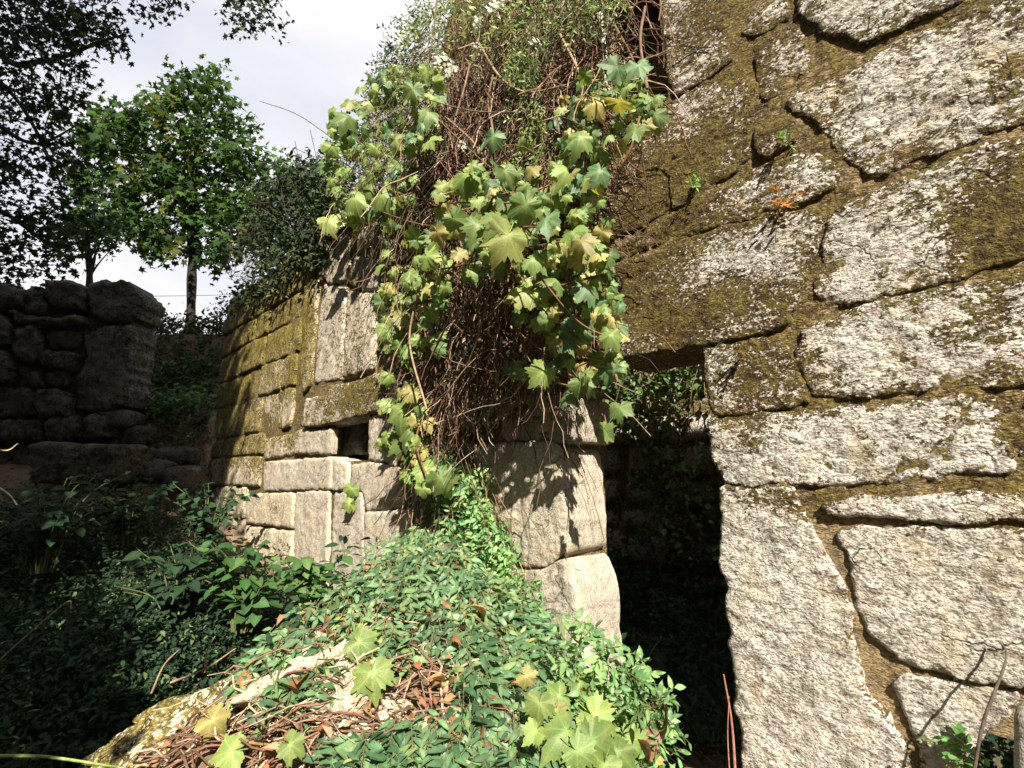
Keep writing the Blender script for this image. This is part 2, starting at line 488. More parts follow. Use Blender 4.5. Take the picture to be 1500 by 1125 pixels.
def stone_obj(poly, parent, mat, y0=0.0, depth=0.4, g=0.02, rough=0.012, R=0.022, bulge=0.006, moss=None, seed=0, name='stone', edge_moss=0.25, wob=0.006, tilt=0.0, tag_label=None, grow=0.0):
    Q = outline(poly, g, wob, seed, grow=grow)
    lo, hi = Q.min(0), Q.max(0)
    nxg = int((hi[0] - lo[0]) / g) + 1; nyg = int((hi[1] - lo[1]) / g) + 1
    gx, gy = np.meshgrid(lo[0] + (np.arange(nxg) + 0.5) * g, lo[1] + (np.arange(nyg) + 0.5) * g)
    r_ = np.random.default_rng(seed + 100)
    P = np.stack([gx.ravel(), gy.ravel()], -1) + (r_.random((nxg * nyg, 2)) - 0.5) * g * 0.6
    P = P[in_poly(P, Q)]
    if len(P): P = P[seg_dist(P, Q) > 0.55 * g]
    A = np.vstack([Q, P])
    n0 = len(Q)
    res = delaunay_2d_cdt([Vector(a) for a in A], [(i, (i + 1) % n0) for i in range(n0)], [], 1, 1e-7)
    vs = np.array([(v.x, v.y) for v in res[0]]); fs = np.array([f for f in res[2] if len(f) == 3], int)
    cen = vs[fs].mean(1)
    d2 = (vs[fs[:, 1]] - vs[fs[:, 0]]); d3 = (vs[fs[:, 2]] - vs[fs[:, 0]])
    cr_ = d2[:, 0] * d3[:, 1] - d2[:, 1] * d3[:, 0]
    flip = cr_ < 0
    fs[flip] = fs[flip][:, ::-1]
    d = seg_dist(vs, Q)
    q = np.clip(1 - d / R, 0, 1)
    y = y0 + R * (1 - np.sqrt(1 - q * q)) - bulge * (1 - np.exp(-d / 0.08))
    p3 = np.stack([vs[:, 0], 0 * vs[:, 0] + seed * 1.37, vs[:, 1]], -1)
    ang = 0.35
    pr = np.stack([p3[:, 0] * math.cos(ang) + p3[:, 2] * math.sin(ang), p3[:, 1], (-p3[:, 0] * math.sin(ang) + p3[:, 2] * math.cos(ang)) * 2.0], -1)
    y = y + rough * (0.9 * fbm(p3 * 6, 2) + 0.9 * fbm(pr * 26, 3, 0.65) * (1 if g < 0.03 else 0.5))
    y = y + tilt * (vs[:, 1] - vs[:, 1].mean())
    V = np.stack([vs[:, 0], y, vs[:, 1]], -1)
    # side skin
    key = {(round(a[0], 6), round(a[1], 6)): i for i, a in enumerate(vs)}
    loop = [key.get((round(a[0], 6), round(a[1], 6)), i) for i, a in enumerate(Q)]
    loop = np.array(loop)
    nb = 3
    rings = [loop]
    VV = [V]; b = len(V); sides = []
    area = 0.5 * np.sum(Q[:, 0] * np.roll(Q[:, 1], -1) - Q[:, 1] * np.roll(Q[:, 0], -1))
    for k in range(1, nb + 1):
        dd = depth * k / nb
        rv = V[loop].copy(); rv[:, 1] = y0 + R + dd
        wv = fbm(rv * 12 + seed, 2) * 0.008
        c0 = V[loop].mean(0)
        rv[:, [0, 2]] += norm(rv[:, [0, 2]] - c0[[0, 2]]) * (wv[:, None] - 0.002 * k)
        VV.append(rv)
        cur = np.arange(len(loop)) + b; b += len(loop)
        prev = rings[-1]; nxt = np.roll(np.arange(len(loop)), -1)
        f = np.concatenate([np.stack([prev, cur, cur[nxt]], -1), np.stack([prev, cur[nxt], prev[nxt]], -1)])
        if area < 0: f = f[:, ::-1]
        sides.append(f); rings.append(cur)
    V2 = np.vstack(VV); F2 = np.vstack([fs] + sides)
    ms = np.full(len(V2), 0.0)
    mv = 0.3 if moss is None else moss
    if callable(mv): ms = mv(V2)
    else: ms += mv
    dd = np.concatenate([d, np.zeros(len(V2) - len(V))])
    ms = ms + edge_moss * np.exp(-dd / 0.03)
    me = mesh_np(name, V2, F2, mat, attrs={'moss': np.clip(ms, -1, 2)})
    return link(name, me, parent, label=tag_label)

# ---- moss painted by region (brown-green growth where the photograph shows it), image-space blobs taken to wall coordinates once
def blob(px, py, rx, ry, a):
    c = wl(px, py); ex = wl(px + rx, py); ez = wl(px, py - ry)
    return (c[0], c[1], abs(ex[0] - c[0]) + 1e-3, abs(ez[1] - c[1]) + 1e-3, a)
BL = [blob(*b) for b in [
    (960, 260, 75, 70, 0.75), (1020, 230, 60, 50, 0.55), (930, 340, 70, 50, 0.65), (1000, 330, 90, 40, 0.5),
    (950, 450, 80, 60, 0.7), (1080, 440, 90, 30, 0.6), (1010, 480, 70, 30, 0.6), (900, 430, 60, 60, 0.5),
    (1440, 320, 70, 60, 0.75), (1490, 270, 60, 80, 0.6), (1480, 370, 60, 40, 0.4), (1350, 300, 30, 18, 0.3),
    (1035, 30, 40, 50, 0.55), (1050, 200, 35, 45, 0.35), (1110, 540, 50, 45, 0.6), (1090, 80, 40, 30, 0.4), (1130, 190, 40, 30, 0.5),
    (1110, 90, 25, 50, 0.3), (1150, 50, 40, 20, 0.3), (1120, 650, 50, 30, 0.18), (1350, 650, 60, 20, 0.2), (1450, 470, 50, 30, 0.35),
    (1480, 30, 60, 30, 0.35), (1250, 240, 60, 30, 0.1), (1390, 500, 25, 18, 0.25), (1160, 740, 60, 25, 0.5), (1350, 210, 60, 14, 0.2),
    (1380, 120, 50, 30, 0.12), (1480, 600, 15, 60, 0.5), (1100, 730, 40, 20, 0.2),
    # left part of the wall
    (525, 580, 50, 26, 0.75), (340, 540, 40, 90, 0.75), (380, 480, 40, 50, 0.62), (425, 470, 25, 70, 0.5), (450, 480, 10, 80, 0.5),
    (395, 400, 60, 40, 0.8), (320, 600, 30, 50, 0.6), (415, 640, 30, 22, 0.55), (350, 650, 30, 30, 0.35), (400, 745, 30, 20, 0.45),
    (455, 360, 22, 50, 0.4), (380, 690, 20, 30, 0.35), (530, 400, 20, 30, 0.35), (525, 470, 18, 50, 0.2), (560, 700, 30, 40, 0.3), (430, 560, 30, 30, 0.3), (490, 480, 10, 60, 0.1)]]
def moss_at(V):
    r, z = V[:, 0], V[:, 2]
    m = 0.16 + 0.31 * sstep(-0.15, 0.3, z)
    for c in BL:
        q = ((r - c[0]) / c[2]) ** 2 + ((z - c[1]) / c[3]) ** 2
        m = m + (0.84 if abs(c[0] - BL[4][0]) < 0.3 else 1.02) * c[4] * np.exp(-q * 0.9)
    return m + 0.22 * fbm(np.stack([r * 3.1, 0 * r, z * 3.1], -1), 3)
def moss_low(V):                                  # the freshly broken pillar and lower left stones are clean
    return moss_at(V) - 0.22

def RX(px, py=700): return wl(px, py)[0]
wall = empty('granite_wall', tuple(WO), -math.pi / 4, label='ruined granite masonry wall with open doorway, mossy lintel and small window', cat='wall')

RIGHT = [
 [(962,-80),(1062,-80),(1060,26),(1072,90),(1030,118),(984,141),(976,70)],
 [(1085,42),(1112,8),(1150,-14),(1153,28),(1112,52),(1090,58)],
 [(1107,58),(1165,38),(1174,50),(1188,95),(1182,104),(1150,114),(1136,140),(1115,146),(1108,120),(1103,90)],
 [(1168,-70),(1420,-90),(1408,0),(1311,44),(1258,62),(1200,48),(1174,25)],
 [(1152,150),(1172,133),(1240,108),(1330,55),(1400,22),(1470,-5),(1570,-70),(1570,165),(1500,183),(1455,192),(1370,225),(1330,240),(1270,256),(1240,235),(1216,205),(1200,178),(1160,166)],
 [(866,332),(893,292),(915,242),(943,200),(962,160),(1030,125),(1078,105),(1093,125),(1101,180),(1095,232),(1060,260),(1000,298),(940,332),(868,368)],
 [(1105,182),(1160,176),(1168,205),(1122,230),(1106,224)],
 [(1078,266),(1120,242),(1165,226),(1197,228),(1232,255),(1226,275),(1180,294),(1120,311),(1060,328),(1000,348),(930,372),(876,393),(871,377),(940,343),(1010,305)],
 [(872,402),(930,383),(1000,361),(1055,341),(1120,319),(1192,309),(1203,316),(1195,350),(1181,400),(1166,436),(1158,474),(1100,488),(1052,497),(1030,506),(960,518),(888,532),(868,480)],
 [(1213,320),(1240,300),(1290,280),(1375,245),(1420,225),(1500,199),(1570,176),(1570,368),(1500,384),(1435,396),(1380,414),(1330,428),(1250,441),(1200,441),(1194,425),(1208,370)],
 [(1168,507),(1180,486),(1208,470),(1309,440),(1400,420),(1500,400),(1570,385),(1570,552),(1500,560),(1406,566),(1320,574),(1205,585),(1181,562)],
 [(1030,509),(1055,500),(1148,494),(1160,520),(1174,560),(1190,588),(1120,600),(1045,607),(1036,560)],
 [(1042,613),(1120,604),(1224,600),(1330,588),(1461,579),(1470,622),(1485,690),(1380,698),(1309,703),(1175,711),(1060,710),(1045,660)],
 [(1494,574),(1570,566),(1570,690),(1500,691)],
 [(1207,735),(1300,727),(1461,720),(1570,715),(1570,763),(1400,763),(1280,757),(1215,752)],
 [(1053,716),(1160,714),(1170,735),(1178,757),(1200,795),(1228,850),(1246,905),(1252,965),(1262,1012),(1290,1035),(1325,1090),(1345,1230),(1103,1230),(1090,1125),(1073,950),(1062,830)],
 [(1240,820),(1226,786),(1240,775),(1350,772),(1480,782),(1570,788),(1570,1022),(1500,1006),(1400,985),(1350,970),(1305,950),(1272,920),(1256,880)],
 [(1310,1005),(1325,993),(1400,1000),(1480,1015),(1500,1035),(1460,1060),(1420,1090),(1398,1130),(1398,1230),(1352,1230),(1350,1090),(1325,1045)],
]
for i, pg in enumerate(RIGHT):
    pl = [wl(*p) for p in pg]
    EXPL.append(np.array(pl))
    big_ = i in (8,)
    stone_obj(pl, wall, M['granite'], y0=random.uniform(-0.010, 0.004) - (0.012 if big_ else 0), depth=0.40, g=0.0095, rough=0.011, moss=moss_at, seed=i + 1,
              name='lintel' if i == 8 else 'stone', edge_moss=0.45, wob=0.012, bulge=0.003, R=0.006, grow=0.011)
PILLAR = [
 [(704,584),(760,580),(836,578),(838,648),(790,646),(722,646),(706,620)],
 [(690,652),(740,650),(810,648),(824,664),(829,740),(831,808),(800,829),(765,828),(752,800),(725,740),(705,700)],
 [(752,836),(800,836),(832,817),(844,845),(852,872),(853,930),(858,1000),(866,1090),(780,1090),(770,1000),(760,900)],
]
for i, pg in enumerate(PILLAR):
    pl = [wl(*p) for p in pg]; EXPL.append(np.array(pl))
    stone_obj(pl, wall, M['granite_fine'], y0=-0.02 * i, depth=0.36, g=0.012, rough=0.013, moss=lambda V: moss_low(V) + 0.12 * fbm(V * 5, 3), seed=40 + i, edge_moss=0.1, bulge=0.004, R=0.006, grow=0.006)
TOWER = [
 [(474,347),(510,343),(512,395),(505,410),(480,416),(468,400)],
 [(517,374),(553,380),(553,425),(530,427),(511,418)],
 [(472,413),(504,419),(503,480),(498,557),(458,564),(462,490)],
 [(510,425),(551,430),(549,543),(503,555),(507,480)],
 [(455,584),(488,580),(492,566),(530,560),(585,540),(594,570),(580,600),(540,607),(480,624),(448,626)],
 [(441,545),(446,422),(468,408),(460,490),(455,562),(444,575)],
 [(437,630),(488,628),(487,666),(432,664)],
 [(389,677),(487,669),(485,717),(389,719)],
 [(434,722),(482,720),(480,800),(477,872),(430,884)],
 [(488,722),(530,722),(530,800),(534,862),(540,905),(484,900),(485,800)],
 [(490,671),(510,679),(508,716),(488,718)],
 [(541,612),(577,600),(577,682),(560,674),(539,674)],
 [(514,682),(540,678),(592,688),(592,742),(536,747),(532,718),(513,716)],
 [(535,752),(596,748),(606,800),(606,890),(545,892),(536,820)],
 [(387,643),(434,634),(430,665),(388,673)],
 [(362,724),(431,722),(428,774),(362,766)],
 [(360,771),(428,779),(427,836),(360,822)],
]
for i, pg in enumerate(TOWER):
    pl = [wl(*p) for p in pg]; EXPL.append(np.array(pl))
    y0 = random.uniform(-0.02, 0.01)
    if i == 4: y0 = -0.05
    stone_obj(pl, wall, M['granite_mossy'] if i in (14, 15, 16, 5) else M['granite_fine'], y0=y0, depth=0.05 if i == 6 else 0.36, g=0.02, rough=0.012, moss=moss_low if i > 5 else moss_at, seed=60 + i, edge_moss=0.1, R=0.035 if i < 4 else 0.008, name='window_lintel' if i == 4 else 'stone', wob=0.008, grow=0.002 if i in (2, 3) else 0.013)
# window niche: recessed block seen inside it
wn0, wn1 = RX(484), RX(541)
zt, zb = wl(510, 614)[1], wl(510, 676)[1]
LINT_Z = wl(960, 519)[1]
D0, D1 = wl(831, 740)[0], wl(1050, 650)[0]
GAP0, GAP1 = RX(890, 100), RX(975, 60)
SLIT = [wl(*p) for p in ((501,410),(511,410),(507,558),(497,558))]
GAPP = [wl(*p) for p in ((858,345),(885,296),(905,244),(935,200),(956,160),(980,141),(968,60),(960,-100),(900,-100),(878,100),(862,220))]
def top_z(r):
    return np.interp(r, [RX(318), RX(440), RX(560), RX(600), RX(650), RX(690), GAP1 + 0.02, GAP1 + 0.03], [2.56, 2.54, 2.36, 2.8, 3.9, 4.6, 4.6, 2.76])
def in_hole(r, z):
    door = (r > D0) & (r < D1) & (z < LINT_Z + 0.02)
    gap = in_poly(np.stack([np.ravel(r), np.ravel(z)], -1), GAPP).reshape(np.shape(r))
    win = (r > wn0) & (r < wn1) & (z < zt + 0.03) & (z > zb)
    hol = (r > RX(1392, 1100)) & (r < RX(1500, 1100)) & (z < wl(1440, 1075)[1])
    slit = in_poly(np.stack([np.ravel(r), np.ravel(z)], -1), SLIT).reshape(np.shape(r))
    return door | gap | slit | win | hol | (z > top_z(r))
seed = 200
def courses(r0, r1, zs, wmin, wmax, mat, parent, y0f, g, gap=0.022, moss=moss_at, hole=in_hole, rough=0.012, name='stone', expl=EXPL, cj=0.03, **kw):
    global seed
    for a, b in zip(zs[:-1], zs[1:]):
        r = r0 + random.uniform(-0.1, 0)
        while r < r1 - 0.05:
            w0 = random.uniform(wmin, wmax); placed = False
            for w in (w0, w0 * 0.6, w0 * 0.38, 0.13):
                e = min(r + w, r1)
                if r1 - e < wmin * 0.5: e = r1
                lo, hi = min(a, b) + gap / 2, max(a, b) - gap / 2
                h = hi - lo
                j = lambda s_=cj: random.uniform(-s_, s_) * min(1, h * 3, (e - r) * 3)
                x0, x1 = max(r, r0) + gap / 2, e - gap / 2
                if x1 - x0 < 0.06: continue
                T = np.array([(x0 + (x1 - x0) * i / 6, lo + (hi - lo) * k / 4) for i in range(7) for k in range(5)])
                rc = [(x0, lo), (x1, lo), (x1, hi), (x0, hi)]
                bad = hole(T[:, 0], T[:, 1]).any()
                if not bad:
                    for E in expl:
                        if in_poly(T, E).any() or in_poly(E, rc).any(): bad = True; break
                if bad: continue
                pl = [(x0 + j(), lo + abs(j(0.01))), ((x0 + x1) / 2, lo + j(0.012)), (x1 + j() * 0.5 - 0.01, lo + abs(j(0.012))), (x1 + j(0.01), (lo + hi) / 2), (x1 - abs(j(0.03)), hi - abs(j(0.02))), ((x0 + x1) / 2, hi + j(0.012)), (x0 + abs(j(0.03)), hi - abs(j(0.02))), (x0 + j(0.012), (lo + hi) / 2)]
                seed += 1
                stone_obj(pl, parent, mat, y0=y0f(), g=g, rough=rough, moss=moss, seed=seed, name=name, **kw)
                r = e; placed = True
                break
            if not placed: r += 0.05
# coursed left part
zrows = [-1.75, -1.35, -1.0, -0.78, -0.46, -0.1, 0.26, 0.51, 0.95, 1.32, 1.70, 2.02, 2.28, 2.52]
courses(RX(304), RX(439), zrows, 0.45, 0.95, M['granite_mossy'], wall, lambda: random.uniform(-0.02, 0.02), 0.03, moss=moss_at, depth=0.36, R=0.009, edge_moss=0.2, gap=0.003, cj=0.018, rough=0.02)
courses(RX(447), RX(565), zrows, 0.3, 0.5, M['granite_fine'], wall, lambda: random.uniform(-0.02, 0.02), 0.03, moss=moss_low, depth=0.36, R=0.03)
# rough masonry behind the vines
courses(RX(566), RX(700), [-1.7, -1.3, -0.95, -0.62, -0.3, 0.02, 0.3, 0.62, 0.95, 1.25, 1.6, 1.95, 2.3, 2.7, 3.1, 3.5], 0.28, 0.6, M['granite_fine'], wall, lambda: random.uniform(-0.02, 0.03), 0.03, moss=moss_low, depth=0.36, R=0.03)
courses(RX(700), RX(888), [0.62, 0.95, 1.3, 1.65, 2.0, 2.35, 2.7, 3.1, 3.5, 4.0, 4.5], 0.3, 0.6, M['granite_fine'], wall, lambda: random.uniform(-0.02, 0.03), 0.03, moss=moss_low, depth=0.36, R=0.03)
courses(RX(1420, 0), RX(2600, 400), [2.2, 2.45, 2.76], 0.4, 0.8, M['granite'], wall, lambda: random.uniform(-0.02, 0.01), 0.04, moss=moss_at, depth=0.36)
courses(RX(1575), RX(2600), [-1.7, -1.2, -0.8, -0.35, 0.02, 0.3, 0.75, 1.05, 1.5, 1.9, 2.35, 2.75], 0.4, 0.8, M['granite'], wall, lambda: random.uniform(-0.02, 0.01), 0.03, moss=moss_at, depth=0.36)

# earth and lime core between the stones
def core_sheet():
    r0, r1 = RX(306), RX(2600)
    Vs, Fs, base = [], [], 0
    for (a, b, c, st) in ((r0, RX(700), 4.7, 0.03), (RX(700), RX(1600), 4.7, 0.014), (RX(1600), r1, 4.7, 0.04)):
        n = int((b - a) / st); m = int((c + 1.75) / st)
        R_, Z_ = np.meshgrid(np.linspace(a, b, n + 1), np.linspace(-1.75, c, m + 1))
        y = 0.003 + 0.013 * fbm(np.stack([R_ * 7, 0 * R_, Z_ * 7], -1), 3) + 0.010 * fbm(np.stack([R_ * 33, 0 * R_ + 4, Z_ * 33], -1), 3)
        y = y + 0.018 * (1 - sstep(RX(600), RX(640), R_))
        y = y + 0.013 * sstep(RX(1030), RX(1060), R_) * (1 - sstep(-0.2, 0.05, Z_))
        k = np.arange(R_.size).reshape(R_.shape)
        f = np.stack([k[:-1, :-1], k[:-1, 1:], k[1:, 1:], k[1:, :-1]], -1)
        rc = 0.25 * (R_[:-1, :-1] + R_[:-1, 1:] + R_[1:, 1:] + R_[1:, :-1]); zc = 0.5 * (Z_[:-1, :-1] + Z_[1:, :-1])
        lint = (rc > D0 - 0.02) & (rc < D1 + 0.02) & (zc < LINT_Z + 0.05)
        keep = ~(in_hole(rc, zc) | lint)
        Vs.append(np.stack([R_, y, Z_], -1).reshape(-1, 3)); Fs.append(f[keep].reshape(-1, 4) + base); base += R_.size
    V = np.vstack(Vs); F = np.vstack(Fs)
    used = np.unique(F); mp_ = np.full(len(V), -1); mp_[used] = np.arange(len(used))
    V = V[used]; F = mp_[F]
    right = sstep(RX(1160, 800), RX(1200, 800), V[:, 0]) * (1 - sstep(-0.35, -0.1, V[:, 2]))
    ms = 0.78 + 0.35 * fbm(V * 4.0, 3) - 0.75 * right
    me = mesh_np('mortar', V, F, M['mortar'], attrs={'moss': ms})
    link('mortar', me, wall)
core_sheet()
def box_mesh(name, boxes, mat, attrs=True):
    V = []; F = []
    for (x0, x1, y0, y1, z0, z1) in boxes:
        b = len(V)
        V += [(x0, y0, z0), (x1, y0, z0), (x1, y1, z0), (x0, y1, z0), (x0, y0, z1), (x1, y0, z1), (x1, y1, z1), (x0, y1, z1)]
        F += [(b, b + 3, b + 2, b + 1), (b + 4, b + 5, b + 6, b + 7), (b, b + 1, b + 5, b + 4), (b + 1, b + 2, b + 6, b + 5), (b + 2, b + 3, b + 7, b + 6), (b + 3, b, b + 4, b + 7)]
    return mesh_np(name, np.array(V), np.array(F), mat, smooth=False, attrs={'moss': np.full(len(V), 0.6)})
ya, yb = 0.075, 0.41
boxes = [(RX(308), wn0 - 0.162, ya, yb, -1.8, 2.42), (wn0 - 0.16, wn1 + 0.008, 0.30, yb, zb - 0.04, zt + 0.08), (wn0 - 0.16, wn1 + 0.008, ya, yb, -1.8, zb - 0.045), (wn0 - 0.16, wn1 + 0.008, ya, yb, zt + 0.085, 2.25),
         (wn1 + 0.01, RX(600), ya, yb, -1.8, 2.25), (RX(600) + 0.002, RX(655), ya, yb, -1.8, 2.7), (RX(655) + 0.002, D0 - 0.05, ya, yb, -1.8, 4.5),
         (D0 - 0.048, GAP0 - 0.06, ya, yb, LINT_Z + 0.06, 4.5), (GAP0 - 0.058, D1 + 0.048, ya, yb, LINT_Z + 0.06, 1.28), (GAP0 - 0.058, GAP1 + 0.02, 0.39, yb + 0.02, 1.282, 4.5), (GAP0 - 0.058, GAP1 + 0.02, ya, 0.328, 2.76, 4.5),
         (GAP1 + 0.022, D1 + 0.048, ya, yb, 1.282, 2.72), (D1 + 0.05, RX(1385, 1100), ya, yb, -1.8, 2.72), (RX(1385, 1100) + 0.002, RX(2600), ya, yb, wl(1440, 1070)[1] + 0.02, 2.72), (RX(1510, 1100), RX(2600), ya, yb, -1.8, wl(1440, 1070)[1] + 0.018)]
link('rubble_core', box_mesh('rubble_core', boxes, M['mortar']), wall)
# deep block seen inside the little window
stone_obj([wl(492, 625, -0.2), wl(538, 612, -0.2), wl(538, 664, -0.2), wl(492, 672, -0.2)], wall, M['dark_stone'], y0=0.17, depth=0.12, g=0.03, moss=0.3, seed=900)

# ------------------------------------------------------------------ the room behind the doorway: far wall
back = empty('rear_wall', tuple(WO + EY * 1.95), -math.pi / 4, label='overgrown rubble wall inside the ruin, seen through the doorway', cat='wall')
no_hole = lambda r, z: np.zeros(len(r), bool)
zr = [-1.5]
while zr[-1] < 4.4: zr.append(zr[-1] + random.uniform(0.17, 0.3))
courses(-4.6, 0.6, zr, 0.22, 0.5, M['granite'], back, lambda: random.uniform(-0.03, 0.03), 0.035, moss=lambda V: 0.45 + 0.3 * fbm(V * 3, 3), hole=no_hole, expl=[], depth=0.2, cj=0.05, gap=0.035, rough=0.03, R=0.035)
link('rubble_core', box_mesh('rubble_core', [(-4.7, 0.7, 0.03, 0.4, -1.6, 4.5)], M['mortar']), back)

# ------------------------------------------------------------------ left: dry stone wall, fallen blocks, low retaining stones
def facing(Yp, name, label):
    return empty(name, (0, Yp, 0), 0, label=label, cat='wall')
DY = 6.9
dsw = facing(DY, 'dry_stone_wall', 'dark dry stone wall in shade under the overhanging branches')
def fl(px, py, Yp):
    p = at_y(px, py, Yp); return (float(p[0]), float(p[2]))
DSW = [
 [(128,415),(150,409),(185,411),(203,430),(200,462),(165,470),(132,462),(126,440)],
 [(64,412),(95,408),(118,415),(126,432),(120,452),(84,452),(62,440)],
 [(-30,418),(10,414),(36,425),(38,448),(0,455),(-40,452)],
 [(38,424),(60,420),(66,446),(60,462),(40,456)],
 [(118,492),(150,478),(192,476),(188,520),(178,590),(160,604),(108,600),(112,560),(122,520)],
 [(20,456),(58,466),(118,462),(122,474),(80,478),(24,474)],
 [(-40,462),(16,462),(18,505),(-10,510),(-40,508)],
 [(22,480),(60,478),(62,520),(50,532),(24,528)],
 [(64,482),(112,482),(116,500),(104,512),(66,508)],
 [(52,514),(108,516),(112,524),(108,545),(70,540),(54,530)],
 [(66,544),(98,540),(100,560),(92,568),(66,566)],
 [(-40,514),(18,514),(22,545),(14,560),(-40,560)],
 [(24,536),(60,538),(62,566),(26,566)],
 [(-40,564),(40,566),(52,572),(48,608),(-10,612),(-40,606)],
 [(54,572),(88,572),(104,580),(102,610),(60,612)],
 [(0,616),(60,616),(62,645),(4,648)],[(66,616),(120,608),(126,632),(120,645),(70,646)],[(128,608),(158,608),(160,640),(130,642)],
 [(-50,614),(-6,616),(-4,650),(-50,650)],
]
for i, pg in enumerate(DSW):
    pl = [fl(px, py, DY) for px, py in pg]
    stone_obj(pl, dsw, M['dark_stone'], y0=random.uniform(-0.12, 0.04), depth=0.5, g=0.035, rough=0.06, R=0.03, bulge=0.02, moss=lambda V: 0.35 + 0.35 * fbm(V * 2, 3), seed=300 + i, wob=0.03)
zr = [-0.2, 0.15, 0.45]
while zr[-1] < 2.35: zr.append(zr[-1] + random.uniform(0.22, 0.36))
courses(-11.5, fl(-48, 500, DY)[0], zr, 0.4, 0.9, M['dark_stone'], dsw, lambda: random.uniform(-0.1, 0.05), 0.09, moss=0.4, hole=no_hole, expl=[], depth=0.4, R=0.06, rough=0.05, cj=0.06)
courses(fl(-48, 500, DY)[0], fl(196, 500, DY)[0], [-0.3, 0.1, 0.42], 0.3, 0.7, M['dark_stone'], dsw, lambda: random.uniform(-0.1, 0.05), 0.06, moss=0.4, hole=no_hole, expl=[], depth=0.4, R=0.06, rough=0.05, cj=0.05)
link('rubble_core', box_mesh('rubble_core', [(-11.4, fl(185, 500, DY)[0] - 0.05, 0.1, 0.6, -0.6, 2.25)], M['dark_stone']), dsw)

def boulder(name, loc, size, mat, label, cat='boulder', seed=1, rz=0.0, moss=0.3, rough=0.14, sub=4, squ=2.6, rot=None, crag=0.0):
    import bmesh
    bm = bmesh.new(); bmesh.ops.create_icosphere(bm, subdivisions=sub, radius=1.0)
    V = np.array([v.co for v in bm.verts]); Fc = np.array([[v.index for v in f.verts] for f in bm.faces]); bm.free()
    V = V / (np.abs(V) ** squ).sum(1, keepdims=True) ** (1 / squ)
    V = V * (1 + rough * fbm(V * 1.4 + seed * 7, 4)[:, None] + 0.05 * fbm(V * 6 + seed, 3)[:, None])
    if crag: V = V * (1 + crag * (np.abs(vnoise(V * 2.6 + seed * 3)) - 0.3)[:, None] + crag * 0.5 * fbm(V * np.array([3, 9, 14]) + seed, 4)[:, None])
    V = V * np.array(size)
    me = mesh_np(name, V, Fc, mat, attrs={'moss': moss + 0.3 * fbm(V * 3 + seed, 3)})
    o = link(name, me, loc=loc, label=label, cat=cat); o.rotation_euler = rot if rot else (0, 0, rz)
    return o
def gz(x, y): return float(ground(np.array([x]), np.array([y]))[0])
p = at_y(125, 680, 6.25); boulder('granite_block', (p[0], 6.35, p[2]), (0.56, 0.3, 0.24), M['dark_stone'], 'long squared lichen-grey block lying at the foot of the dry stone wall', 'block', 5, squ=6, rough=0.2, moss=0.52, crag=0.08, sub=5)
p = at_y(228, 655, 7.2)
for i, (px, py, Yp, sx, sz, lb) in enumerate([
    (215, 640, 7.3, 0.26, 0.16, 'squat grey stone set in the brown bank right of the dry stone wall'),
    (262, 668, 7.1, 0.22, 0.13, 'small flat stone in the bank left of the mossy wall end'),
    (276, 702, 6.6, 0.24, 0.17, 'pale stone half buried at the foot of the mossy wall end'),
    (222, 690, 6.7, 0.28, 0.15, 'dull rounded stone between the squared block and the mossy wall'),
    (178, 615, 7.15, 0.22, 0.14, 'knobbly stone propping the upright slab of the dry wall')]):
    q = at_y(px, py, Yp)
    boulder('loose_stone', tuple(q), (sx, 0.25, sz), M['dark_stone'], lb, 'stone', 20 + i, squ=3.5, sub=3, moss=0.4)

